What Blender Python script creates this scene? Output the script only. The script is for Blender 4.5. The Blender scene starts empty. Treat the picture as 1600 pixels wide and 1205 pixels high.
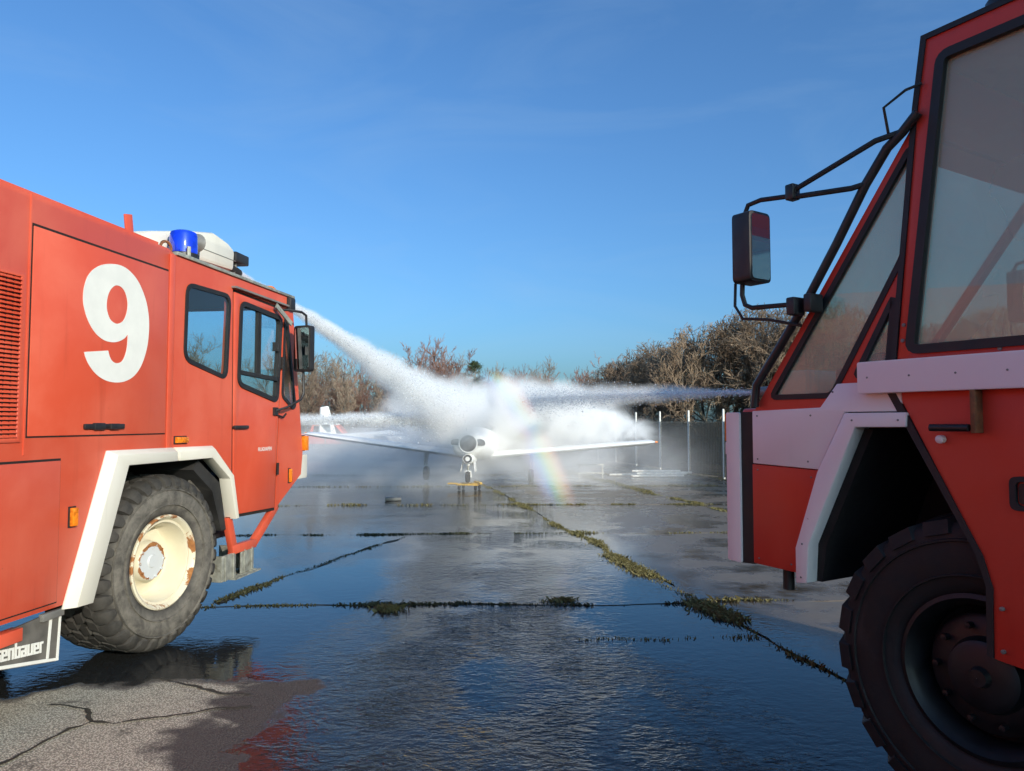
import bpy, bmesh, math, random
from mathutils import Vector, Matrix, noise as mnoise
from mathutils.geometry import tessellate_polygon

R = math.radians
sc = bpy.context.scene
col = sc.collection

# ------------------------------------------------------------------ camera
cam_d = bpy.data.cameras.new('camera')
cam = bpy.data.objects.new('camera', cam_d)
col.objects.link(cam)
cam.location = (0, 0, 1.75)
cam.rotation_euler = (R(90 + 2.862), 0, 0)
cam_d.sensor_width = 36
cam_d.lens = 36 * 1150 / 1600
cam_d.clip_start = 0.05
cam_d.clip_end = 5000
sc.camera = cam

# ------------------------------------------------------------------ sky, sun, exposure
SUN_AZ, SUN_EL = 37.0, 18.0                      # degrees right of straight behind the camera, above horizon
sun_vec = Vector((math.sin(R(SUN_AZ)) * math.cos(R(SUN_EL)), -math.cos(R(SUN_AZ)) * math.cos(R(SUN_EL)), math.sin(R(SUN_EL))))
w = bpy.data.worlds.new('World')
sc.world = w
w.use_nodes = True
nt = w.node_tree
nt.nodes.clear()
n_out = nt.nodes.new('ShaderNodeOutputWorld')
n_bg = nt.nodes.new('ShaderNodeBackground')
n_sky = nt.nodes.new('ShaderNodeTexSky')
n_sky.sky_type = 'NISHITA'
n_sky.sun_disc = False
n_sky.sun_elevation = R(SUN_EL)
n_sky.sun_rotation = R(180 - SUN_AZ)
n_sky.air_density = 1.0
n_sky.dust_density = 2.6
n_sky.ozone_density = 2.2
# thin cirrus streaks, following the sky dome
n_tc = nt.nodes.new('ShaderNodeTexCoord')
n_map = nt.nodes.new('ShaderNodeMapping')
n_map.inputs['Scale'].default_value = (1.5, 1.0, 5.0)
n_map.inputs['Rotation'].default_value = (0, R(12), R(25))
n_no = nt.nodes.new('ShaderNodeTexNoise')
n_no.inputs['Scale'].default_value = 1.6
n_no.inputs['Detail'].default_value = 9
n_no.inputs['Roughness'].default_value = 0.58
n_no.inputs['Distortion'].default_value = 0.9
n_cr = nt.nodes.new('ShaderNodeMapRange')
n_cr.inputs['From Min'].default_value = 0.5
n_cr.inputs['From Max'].default_value = 0.86
n_cr.inputs['To Max'].default_value = 0.17
n_mix = nt.nodes.new('ShaderNodeMix')
n_mix.data_type = 'RGBA'
n_mix.inputs['B'].default_value = (2.6, 3.6, 4.6, 1)
nt.links.new(n_tc.outputs['Generated'], n_map.inputs['Vector'])
nt.links.new(n_map.outputs['Vector'], n_no.inputs['Vector'])
nt.links.new(n_no.outputs['Fac'], n_cr.inputs['Value'])
nt.links.new(n_cr.outputs['Result'], n_mix.inputs['Factor'])
n_gam = nt.nodes.new('ShaderNodeGamma')
n_gam.inputs['Gamma'].default_value = 1.0
n_tint = nt.nodes.new('ShaderNodeMix')
n_tint.data_type = 'RGBA'
n_tint.blend_type = 'MULTIPLY'
n_tint.inputs['Factor'].default_value = 1.0
n_tint.inputs['B'].default_value = (0.52, 0.87, 1.20, 1)
nt.links.new(n_sky.outputs['Color'], n_gam.inputs['Color'])
nt.links.new(n_gam.outputs['Color'], n_tint.inputs['A'])
nt.links.new(n_tint.outputs['Result'], n_mix.inputs['A'])
nt.links.new(n_mix.outputs['Result'], n_bg.inputs['Color'])
nt.links.new(n_bg.outputs['Background'], n_out.inputs['Surface'])
n_bg.inputs['Strength'].default_value = 0.125

sun_d = bpy.data.lights.new('sun', 'SUN')
sun_d.energy = 3.4
sun_d.angle = R(0.53)
sun_d.color = (1.0, 0.90, 0.76)
sun = bpy.data.objects.new('sun', sun_d)
col.objects.link(sun)
sun.rotation_euler = (-sun_vec).to_track_quat('-Z', 'Y').to_euler()
sun.location = (20, -25, 20)

sc.view_settings.view_transform = 'Standard'
sc.view_settings.look = 'None'
sc.view_settings.exposure = 0.45
sc.view_settings.gamma = 1.0
sc.view_settings.use_curve_mapping = False
cy = sc.cycles
cy.use_denoising = True
cy.use_adaptive_sampling = True
cy.adaptive_threshold = 0.015
cy.max_bounces = 10
cy.diffuse_bounces = 3
cy.glossy_bounces = 4
cy.transmission_bounces = 6
cy.transparent_max_bounces = 24
cy.volume_bounces = 7
cy.volume_step_rate = 1.0
cy.volume_max_steps = 256
cy.caustics_reflective = False
cy.caustics_refractive = False
cy.sample_clamp_indirect = 6

# ================================================================== helpers
class NT:
    """small node-tree writer"""
    def __init__(self, name):
        self.m = bpy.data.materials.new(name)
        self.m.use_nodes = True
        self.t = self.m.node_tree
        self.t.nodes.clear()
        self.out = self.t.nodes.new('ShaderNodeOutputMaterial')
    def n(self, kind, **kw):
        nd = self.t.nodes.new('ShaderNode' + kind)
        for k, v in kw.items():
            setattr(nd, k, v)
        return nd
    def set(self, sock, v):
        if v is None:
            return
        if hasattr(v, 'is_output'):
            self.t.links.new(v, sock)
        else:
            if isinstance(v, (tuple, list)) and len(v) == 3 and sock.type == 'RGBA':
                v = (*v, 1)
            sock.default_value = v
    def math(self, op, a, b=0.0, c=None, clamp=False):
        nd = self.n('Math', operation=op)
        nd.use_clamp = clamp
        self.set(nd.inputs[0], a)
        self.set(nd.inputs[1], b)
        if c is not None:
            self.set(nd.inputs[2], c)
        return nd.outputs[0]
    def smooth(self, v, a, b, lo=0.0, hi=1.0):
        nd = self.n('MapRange', interpolation_type='SMOOTHSTEP')
        for s, x in zip(('Value', 'From Min', 'From Max', 'To Min', 'To Max'), (v, a, b, lo, hi)):
            self.set(nd.inputs[s], x)
        return nd.outputs[0]
    def lin(self, v, a, b, lo=0.0, hi=1.0):
        nd = self.n('MapRange')
        for s, x in zip(('Value', 'From Min', 'From Max', 'To Min', 'To Max'), (v, a, b, lo, hi)):
            self.set(nd.inputs[s], x)
        return nd.outputs[0]
    def mix(self, f, a, b):
        nd = self.n('Mix', data_type='RGBA')
        self.set(nd.inputs['Factor'], f)
        self.set(nd.inputs['A'], a)
        self.set(nd.inputs['B'], b)
        return nd.outputs['Result']
    def noise(self, vec, scale, detail=4, rough=0.5, dist=0.0):
        nd = self.n('TexNoise')
        self.set(nd.inputs['Vector'], vec)
        nd.inputs['Scale'].default_value = scale
        nd.inputs['Detail'].default_value = detail
        nd.inputs['Roughness'].default_value = rough
        nd.inputs['Distortion'].default_value = dist
        return nd.outputs['Fac']
    def mapping(self, vec, scale=(1, 1, 1), loc=(0, 0, 0), rot=(0, 0, 0)):
        nd = self.n('Mapping')
        self.set(nd.inputs['Vector'], vec)
        nd.inputs['Scale'].default_value = scale
        nd.inputs['Location'].default_value = loc
        nd.inputs['Rotation'].default_value = rot
        return nd.outputs['Vector']
    def pos(self):
        return self.n('NewGeometry').outputs['Position']
    def obj(self):
        return self.n('TexCoord').outputs['Object']
    def sep(self, v):
        nd = self.n('SeparateXYZ')
        self.set(nd.inputs[0], v)
        return nd.outputs
    def bump(self, h, strength=0.3, distance=0.01, normal=None):
        nd = self.n('Bump')
        self.set(nd.inputs['Height'], h)
        self.set(nd.inputs['Strength'], strength)
        self.set(nd.inputs['Distance'], distance)
        if normal is not None:
            self.set(nd.inputs['Normal'], normal)
        return nd.outputs['Normal']
    def bsdf(self, **kw):
        nd = self.n('BsdfPrincipled')
        for k, v in kw.items():
            self.set(nd.inputs[k.replace('_', ' ')], v)
        return nd
    def done(self, surf=None, vol=None):
        if surf is not None:
            self.t.links.new(surf, self.out.inputs['Surface'])
        if vol is not None:
            self.t.links.new(vol, self.out.inputs['Volume'])
        return self.m


def simple(name, c, rough=0.5, metal=0.0, var=0.12, scale=6.0, bump=0.0, spec=0.5, dirt=None, dirt_amt=0.0, dscale=3.0):
    t = NT(name)
    o = t.obj()
    f = t.noise(o, scale, 5, 0.6)
    a = tuple(max(0, x * (1 - var)) for x in c)
    b = tuple(min(1, x * (1 + var)) for x in c)
    cc = t.mix(t.smooth(f, 0.3, 0.7), a, b)
    if dirt is not None:
        d = t.noise(o, dscale, 7, 0.65, 0.4)
        cc = t.mix(t.smooth(d, 0.62 - dirt_amt, 0.80 - dirt_amt * 0.6), cc, dirt)
    fine = t.noise(o, scale * 14, 4, 0.6)
    rr = t.lin(f, 0.3, 0.7, max(0.02, rough * 0.8), min(1, rough * 1.25))
    nrm = t.bump(fine, bump, 0.004) if bump else None
    p = t.bsdf(Base_Color=cc, Roughness=rr, Metallic=metal, Specular_IOR_Level=spec, Normal=nrm)
    return t.done(p.outputs[0])


def paint(name, c, faded, rough=0.36, streak=0.5, stain=(0.10, 0.05, 0.035)):
    """weathered vehicle enamel: chalky fading, faint run-off streaks, small chips"""
    t = NT(name)
    o = t.obj()
    f1 = t.noise(o, 1.3, 6, 0.62, 0.3)
    cc = t.mix(t.smooth(f1, 0.38, 0.72), c, faded)
    st = t.noise(t.mapping(o, (9, 9, 0.8)), 1.0, 6, 0.6)
    cc = t.mix(t.math('MULTIPLY', t.smooth(st, 0.56, 0.78), streak), cc, tuple(x * 0.72 for x in c))
    ch = t.noise(o, 22, 3, 0.7)
    ch2 = t.noise(o, 2.3, 3, 0.5)
    chip = t.math('MULTIPLY', t.smooth(ch, 0.735, 0.76), t.smooth(ch2, 0.5, 0.62))
    cc = t.mix(t.math('MULTIPLY', chip, 0.8), cc, stain)
    rr = t.lin(f1, 0.3, 0.75, rough * 0.8, rough * 1.3)
    orange = t.noise(o, 3.0, 2, 0.5)
    nrm = t.bump(orange, 0.06, 0.02)
    p = t.bsdf(Base_Color=cc, Roughness=rr, Normal=nrm)
    return t.done(p.outputs[0])


M = {}
M['red_l'] = paint('red_enamel_faded', (0.60, 0.080, 0.036), (0.66, 0.125, 0.068))
M['red_r'] = paint('red_enamel', (0.62, 0.042, 0.022), (0.64, 0.06, 0.035), rough=0.38, streak=0.2)
M['cream'] = paint('cream_enamel', (0.70, 0.665, 0.56), (0.74, 0.71, 0.63), rough=0.4, streak=0.3, stain=(0.30, 0.16, 0.06))
M['white_r'] = paint('white_enamel', (0.90, 0.79, 0.76), (0.92, 0.82, 0.79), rough=0.4, streak=0.15, stain=(0.35, 0.22, 0.14))
M['digit'] = simple('white_lettering', (0.72, 0.71, 0.655), 0.45, var=0.04)
M['black'] = simple('black_plastic', (0.018, 0.017, 0.018), 0.45, var=0.3, scale=9, bump=0.08)
M['rubber'] = simple('black_rubber_seal', (0.014, 0.014, 0.015), 0.6, var=0.2)
M['gap'] = simple('dark_shut_line', (0.012, 0.008, 0.007), 0.9, var=0.1)
M['chassis'] = simple('dark_chassis', (0.020, 0.019, 0.018), 0.75, var=0.4, scale=4, bump=0.2, dirt=(0.06, 0.055, 0.045), dirt_amt=0.12)
M['galv'] = simple('galvanised_steel', (0.34, 0.34, 0.29), 0.5, metal=0.35, var=0.25, scale=14, bump=0.15, dirt=(0.10, 0.085, 0.05), dirt_amt=0.1, dscale=9)
M['grey'] = simple('grey_metal', (0.23, 0.22, 0.20), 0.5, metal=0.3, var=0.2, dirt=(0.08, 0.07, 0.06), dirt_amt=0.08)
M['amber'] = simple('amber_lens', (0.75, 0.20, 0.012), 0.2, var=0.35, scale=40)
M['mudflap'] = simple('dusty_rubber_flap', (0.10, 0.092, 0.080), 0.8, var=0.3, scale=7, bump=0.1, dirt=(0.17, 0.155, 0.13), dirt_amt=0.1)
M['inside'] = simple('cab_interior', (0.10, 0.10, 0.098), 0.8, var=0.2)
M['inside_lt'] = simple('cab_lining', (0.55, 0.53, 0.48), 0.8, var=0.1)
M['seat'] = simple('seat_cloth', (0.035, 0.035, 0.04), 0.9, var=0.3, scale=20, bump=0.2)
M['rust'] = simple('rusty_steel', (0.20, 0.075, 0.03), 0.8, var=0.4, scale=18, bump=0.3)
M['yellow'] = simple('yellow_dolly_paint', (0.62, 0.36, 0.035), 0.5, var=0.2, dirt=(0.25, 0.15, 0.05), dirt_amt=0.1)
M['planewhite'] = simple('aircraft_white', (0.80, 0.80, 0.79), 0.35, var=0.05)
M['planedark'] = simple('aircraft_inlet_dark', (0.02, 0.021, 0.024), 0.6, var=0.2)
M['post'] = simple('white_fence_post', (0.72, 0.71, 0.66), 0.55, var=0.15, scale=12)
M['mesh'] = simple('fence_wire', (0.035, 0.040, 0.032), 0.6, var=0.2)
t = NT('fence_windbreak')
tr_ = t.n('BsdfTransparent'); df_ = t.n('BsdfDiffuse')
t.set(df_.inputs['Color'], t.mix(t.noise(t.obj(), 1.4, 5), (0.11, 0.095, 0.075), (0.22, 0.19, 0.15)))
mx_ = t.n('MixShader'); mx_.inputs[0].default_value = 0.45
t.t.links.new(tr_.outputs[0], mx_.inputs[1]); t.t.links.new(df_.outputs[0], mx_.inputs[2])
M['screen'] = t.done(mx_.outputs[0])
M['pipe'] = simple('pale_steel_pole', (0.62, 0.61, 0.56), 0.45, var=0.2, scale=9)
M['block'] = simple('wet_concrete_block', (0.12, 0.12, 0.115), 0.5, var=0.2, bump=0.3)


def tyre_mat():
    t = NT('tyre_rubber')
    o = t.obj()
    d = t.noise(o, 9, 8, 0.7, 0.3)
    s = t.sep(o)
    rad = t.math('SQRT', t.math('ADD', t.math('MULTIPLY', s[0], s[0]), t.math('MULTIPLY', s[2], s[2])))
    side = t.math('MULTIPLY', t.smooth(rad, 0.34, 0.44), t.smooth(rad, 0.60, 0.54))
    amt = t.math('MULTIPLY', t.math('ADD', t.math('MULTIPLY', side, 0.75), 0.2), t.smooth(d, 0.15, 0.75))
    cc = t.mix(amt, (0.020, 0.019, 0.018), (0.20, 0.182, 0.152))
    fine = t.noise(o, 60, 3, 0.6)
    p = t.bsdf(Base_Color=cc, Roughness=0.75, Specular_IOR_Level=0.35, Normal=t.bump(fine, 0.15, 0.003))
    return t.done(p.outputs[0])
M['tyre'] = tyre_mat()
M['rim_dark'] = simple('black_rim', (0.007, 0.007, 0.008), 0.5, var=0.4, scale=10)
M['tyre_dark'] = simple('clean_dark_tyre', (0.010, 0.0095, 0.0095), 0.7, var=0.3, scale=8, bump=0.2, dirt=(0.030, 0.026, 0.024), dirt_amt=0.06)


def rim_mat():
    t = NT('rusty_cream_rim')
    o = t.obj()
    s = t.sep(o)
    rad = t.math('SQRT', t.math('ADD', t.math('MULTIPLY', s[0], s[0]), t.math('MULTIPLY', s[2], s[2])))
    d = t.noise(o, 6, 8, 0.7, 0.5)
    edge = t.smooth(rad, 0.30, 0.345)
    hub = t.math('MULTIPLY', t.smooth(rad, 0.16, 0.135), t.smooth(rad, 0.10, 0.135))
    k = t.math('ADD', t.math('MULTIPLY', edge, 0.16), t.math('MULTIPLY', hub, 0.2))
    rust = t.smooth(t.math('ADD', d, k), 0.655, 0.72)
    cc = t.mix(t.smooth(t.noise(o, 3, 4), 0.35, 0.7), (0.62, 0.56, 0.40), (0.70, 0.64, 0.49))
    cc = t.mix(t.smooth(rad, 0.142, 0.138), cc, (0.56, 0.58, 0.58))
    cc = t.mix(rust, cc, t.mix(t.noise(o, 30, 3), (0.16, 0.05, 0.015), (0.45, 0.20, 0.06)))
    p = t.bsdf(Base_Color=cc, Roughness=t.lin(rust, 0, 1, 0.42, 0.9))
    return t.done(p.outputs[0])
M['rim'] = rim_mat()


def glass_mat(name, tint, dust=0.0, dustcol=(0.4, 0.4, 0.38), rough=0.0):
    t = NT(name)
    ge = t.n('NewGeometry')
    dt = t.n('VectorMath', operation='DOT_PRODUCT')
    t.t.links.new(ge.outputs['Incoming'], dt.inputs[0])
    t.t.links.new(ge.outputs['Normal'], dt.inputs[1])
    cosi = t.math('ABSOLUTE', dt.outputs['Value'])
    fr_ = t.math('ADD', 0.045, t.math('MULTIPLY', t.math('POWER', t.math('SUBTRACT', 1.0, cosi, clamp=True), 5.0), 0.95))
    tr = t.n('BsdfTransparent')
    tr.inputs['Color'].default_value = (*tint, 1)
    gl = t.n('BsdfGlossy')
    gl.inputs['Roughness'].default_value = rough
    gl.inputs['Color'].default_value = (0.95, 0.97, 1, 1)
    mx = t.n('MixShader')
    t.t.links.new(fr_, mx.inputs[0])
    t.t.links.new(tr.outputs[0], mx.inputs[1])
    t.t.links.new(gl.outputs[0], mx.inputs[2])
    out = mx.outputs[0]
    if dust > 0:
        o = t.obj()
        f = t.math('MULTIPLY', t.lin(t.noise(t.mapping(o, (1, 1, 0.5)), 1.6, 3, 0.5), 0.3, 0.7, 0.85, 1.15), dust)
        df = t.n('BsdfDiffuse')
        df.inputs['Color'].default_value = (*dustcol, 1)
        m2 = t.n('MixShader')
        t.t.links.new(f, m2.inputs[0])
        t.t.links.new(out, m2.inputs[1])
        t.t.links.new(df.outputs[0], m2.inputs[2])
        out = m2.outputs[0]
    return t.done(out)
M['glass_l'] = glass_mat('tinted_cab_glass', (0.84, 0.92, 0.94), 0.02)
M['glass_r'] = glass_mat('dusty_cab_glass', (0.90, 0.95, 0.88), 0.27, (0.86, 0.78, 0.60))
M['beacon'] = simple('blue_beacon_lens', (0.004, 0.035, 0.62), 0.08, var=0.35, scale=9, spec=0.8)
t = NT('mirror_glass')
M['mirror'] = t.done(t.bsdf(Base_Color=(0.62, 0.64, 0.64), Metallic=1.0, Roughness=0.03).outputs[0])


def new_obj(name, me, mat=None, parent=None, loc=(0, 0, 0), rot=(0, 0, 0)):
    o = bpy.data.objects.new(name, me)
    col.objects.link(o)
    if mat is not None and not me.materials:
        me.materials.append(mat)
    if parent is not None:
        o.parent = parent
    o.location = loc
    o.rotation_euler = rot
    return o


def tag(o, label=None, cat=None, group=None, kind=None):
    if label:
        o['label'] = label
    if cat:
        o['category'] = cat
    if group:
        o['group'] = group
    if kind:
        o['kind'] = kind
    return o


def empty(name, loc=(0, 0, 0), rz=0.0, parent=None):
    o = bpy.data.objects.new(name, None)
    col.objects.link(o)
    o.location = loc
    o.rotation_euler = (0, 0, rz)
    o.empty_display_size = 0.2
    if parent:
        o.parent = parent
    return o


def copy_tree(o, parent=None):
    c = o.copy()
    col.objects.link(c)
    c.parent = parent
    for ch in list(o.children):
        copy_tree(ch, c)
    return c


def fillet(pts, r, n=4):
    """round the corners of a closed 2-D polygon"""
    out = []
    N = len(pts)
    for i in range(N):
        p0, p, p1 = Vector(pts[i - 1]), Vector(pts[i]), Vector(pts[(i + 1) % N])
        a, b = (p0 - p), (p1 - p)
        rr = min(r, a.length * 0.45, b.length * 0.45)
        a = p + a.normalized() * rr
        b = p + b.normalized() * rr
        for k in range(n + 1):
            u = k / n
            out.append(tuple(a * (1 - u) ** 2 + p * 2 * u * (1 - u) + b * u * u))
    return out


def grow_poly(pts, d):
    """offset a roughly convex closed polygon outwards by d"""
    N = len(pts)
    area = sum(pts[i - 1][0] * pts[i][1] - pts[i][0] * pts[i - 1][1] for i in range(N))
    s = 1 if area > 0 else -1
    out = []
    for i in range(N):
        p0, p, p1 = Vector(pts[i - 1]), Vector(pts[i]), Vector(pts[(i + 1) % N])
        e0 = (p - p0).normalized()
        e1 = (p1 - p).normalized()
        n0 = Vector((e0.y, -e0.x)) * s
        n1 = Vector((e1.y, -e1.x)) * s
        m = n0 + n1
        if m.length < 1e-6:
            m = n0
        m.normalize()
        k = d / max(0.35, m.dot(n0))
        out.append(tuple(p + m * k))
    return out


class MB:
    def __init__(self):
        self.v, self.f = [], []
    def add(self, vs, fs):
        b = len(self.v)
        self.v += [tuple(x) for x in vs]
        self.f += [tuple(b + i for i in f) for f in fs]
        return self
    def box(self, x0, x1, y0, y1, z0, z1):
        vs = [(x, y, z) for x in (x0, x1) for y in (y0, y1) for z in (z0, z1)]
        return self.add(vs, [(0, 1, 3, 2), (4, 6, 7, 5), (0, 4, 5, 1), (2, 3, 7, 6), (0, 2, 6, 4), (1, 5, 7, 3)])
    def obox(self, c, ax, ay, az):
        c, ax, ay, az = map(Vector, (c, ax, ay, az))
        vs = [c + ax * i + ay * j + az * k for i in (-1, 1) for j in (-1, 1) for k in (-1, 1)]
        return self.add(vs, [(0, 1, 3, 2), (4, 6, 7, 5), (0, 4, 5, 1), (2, 3, 7, 6), (0, 2, 6, 4), (1, 5, 7, 3)])
    def plate(self, outer, holes, y0, y1, axis='y'):
        """polygon (x,z) with holes, extruded between y0 and y1"""
        loops = [outer] + list(holes)
        flat = [p for l in loops for p in l]
        tris = tessellate_polygon([[Vector((p[0], p[1], 0)) for p in l] for l in loops])
        n = len(flat)
        def P(p, y):
            if axis == 'y':
                return (p[0], y, p[1])
            if axis == 'x':
                return (y, p[0], p[1])
            return (p[0], p[1], y)
        vs = [P(p, y0) for p in flat] + [P(p, y1) for p in flat]
        fs = []
        for a, b, c in tris:
            fs.append((a, b, c))
            fs.append((n + c, n + b, n + a))
        k = 0
        for l in loops:
            m = len(l)
            for i in range(m):
                a, b = k + i, k + (i + 1) % m
                fs.append((a, b, n + b, n + a))
            k += m
        return self.add(vs, fs)
    def ringplate(self, outer, inner, y0, y1):
        n = len(outer)
        rings = [[(p[0], y, p[1]) for p in l] for l, y in ((outer, y0), (outer, y1), (inner, y1), (inner, y0))]
        vs = [p for rg in rings for p in rg]
        fs = []
        for i in range(4):
            for k in range(n):
                a, b = i * n + k, i * n + (k + 1) % n
                c, d = ((i + 1) % 4) * n + (k + 1) % n, ((i + 1) % 4) * n + k
                fs.append((a, b, c, d))
        return self.add(vs, fs)
    def tube(self, pts, r, n=8, caps=True):
        pts = [Vector(p) for p in pts]
        rs = r if isinstance(r, (list, tuple)) else [r] * len(pts)
        rings = []
        prev = None
        for i, p in enumerate(pts):
            d = (pts[min(i + 1, len(pts) - 1)] - pts[max(i - 1, 0)]).normalized()
            if prev is None:
                a = d.orthogonal().normalized()
            else:
                a = (prev - d * prev.dot(d)).normalized()
            prev = a
            b = d.cross(a)
            rings.append([p + (a * math.cos(2 * math.pi * k / n) + b * math.sin(2 * math.pi * k / n)) * rs[i] for k in range(n)])
        self.loft(rings, caps)
        return self
    def loft(self, rings, caps=True, closed=True):
        n = len(rings[0])
        vs = [p for rg in rings for p in rg]
        fs = []
        for i in range(len(rings) - 1):
            for k in range(n if closed else n - 1):
                a, b = i * n + k, i * n + (k + 1) % n
                fs.append((a, b, b + n, a + n))
        if caps:
            fs.append(tuple(range(n - 1, -1, -1)))
            fs.append(tuple(range((len(rings) - 1) * n, len(rings) * n)))
        return self.add(vs, fs)
    def lathe(self, prof, n=32, o=(0, 0, 0), axis='y', caps=False):
        """prof: (radius, along-axis)"""
        rings = []
        for r, h in prof:
            rg = []
            for k in range(n):
                a = 2 * math.pi * k / n
                c, s = r * math.cos(a), r * math.sin(a)
                if axis == 'y':
                    rg.append((o[0] + c, o[1] + h, o[2] + s))
                elif axis == 'z':
                    rg.append((o[0] + c, o[1] + s, o[2] + h))
                else:
                    rg.append((o[0] + h, o[1] + c, o[2] + s))
            rings.append(rg)
        return self.loft(rings, caps)
    def strip(self, pts, wd, z):
        """flat ribbon on the ground"""
        rings = []
        for i, p in enumerate(pts):
            p = Vector(p)
            d = (Vector(pts[min(i + 1, len(pts) - 1)]) - Vector(pts[max(0, i - 1)])).normalized()
            nn = Vector((-d.y, d.x))
            ww = wd[i] if isinstance(wd, list) else wd
            a, b = p + nn * ww, p - nn * ww
            rings.append([(a.x, a.y, z), (b.x, b.y, z)])
        return self.loft(rings, False, False)
    def mesh(self, name, bevel=0.0, smooth=40, seg=2):
        me = bpy.data.meshes.new(name)
        me.from_pydata(self.v, [], self.f)
        bm = bmesh.new()
        bm.from_mesh(me)
        bmesh.ops.remove_doubles(bm, verts=bm.verts, dist=1e-5)
        bmesh.ops.recalc_face_normals(bm, faces=bm.faces)
        if bevel:
            es = [e for e in bm.edges if len(e.link_faces) == 2 and e.calc_face_angle(0) > 0.45]
            bmesh.ops.bevel(bm, geom=es, offset=bevel, segments=seg, affect='EDGES', profile=0.5, clamp_overlap=True)
        bm.to_mesh(me)
        bm.free()
        if smooth:
            me.polygons.foreach_set('use_smooth', [True] * len(me.polygons))
            me.set_sharp_from_angle(angle=R(smooth))
        return me
    def build(self, name, mat, parent=None, loc=(0, 0, 0), rot=(0, 0, 0), bevel=0.0, smooth=40):
        return new_obj(name, self.mesh(name, bevel, smooth), mat, parent, loc, rot)


def text_obj(name, body, size, mat, parent, loc, rot, extrude=0.001, offset=0.0):
    cu = bpy.data.curves.new(name, 'FONT')
    cu.body = body
    cu.size = size
    cu.extrude = extrude
    cu.offset = offset
    tmp = bpy.data.objects.new(name, cu)
    col.objects.link(tmp)
    dg = bpy.context.evaluated_depsgraph_get()
    me = bpy.data.meshes.new_from_object(tmp.evaluated_get(dg))
    col.objects.unlink(tmp)
    bpy.data.objects.remove(tmp)
    me.name = name
    me.materials.clear()
    return new_obj(name, me, mat, parent, loc, rot)

rnd = random.Random(7)

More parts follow.
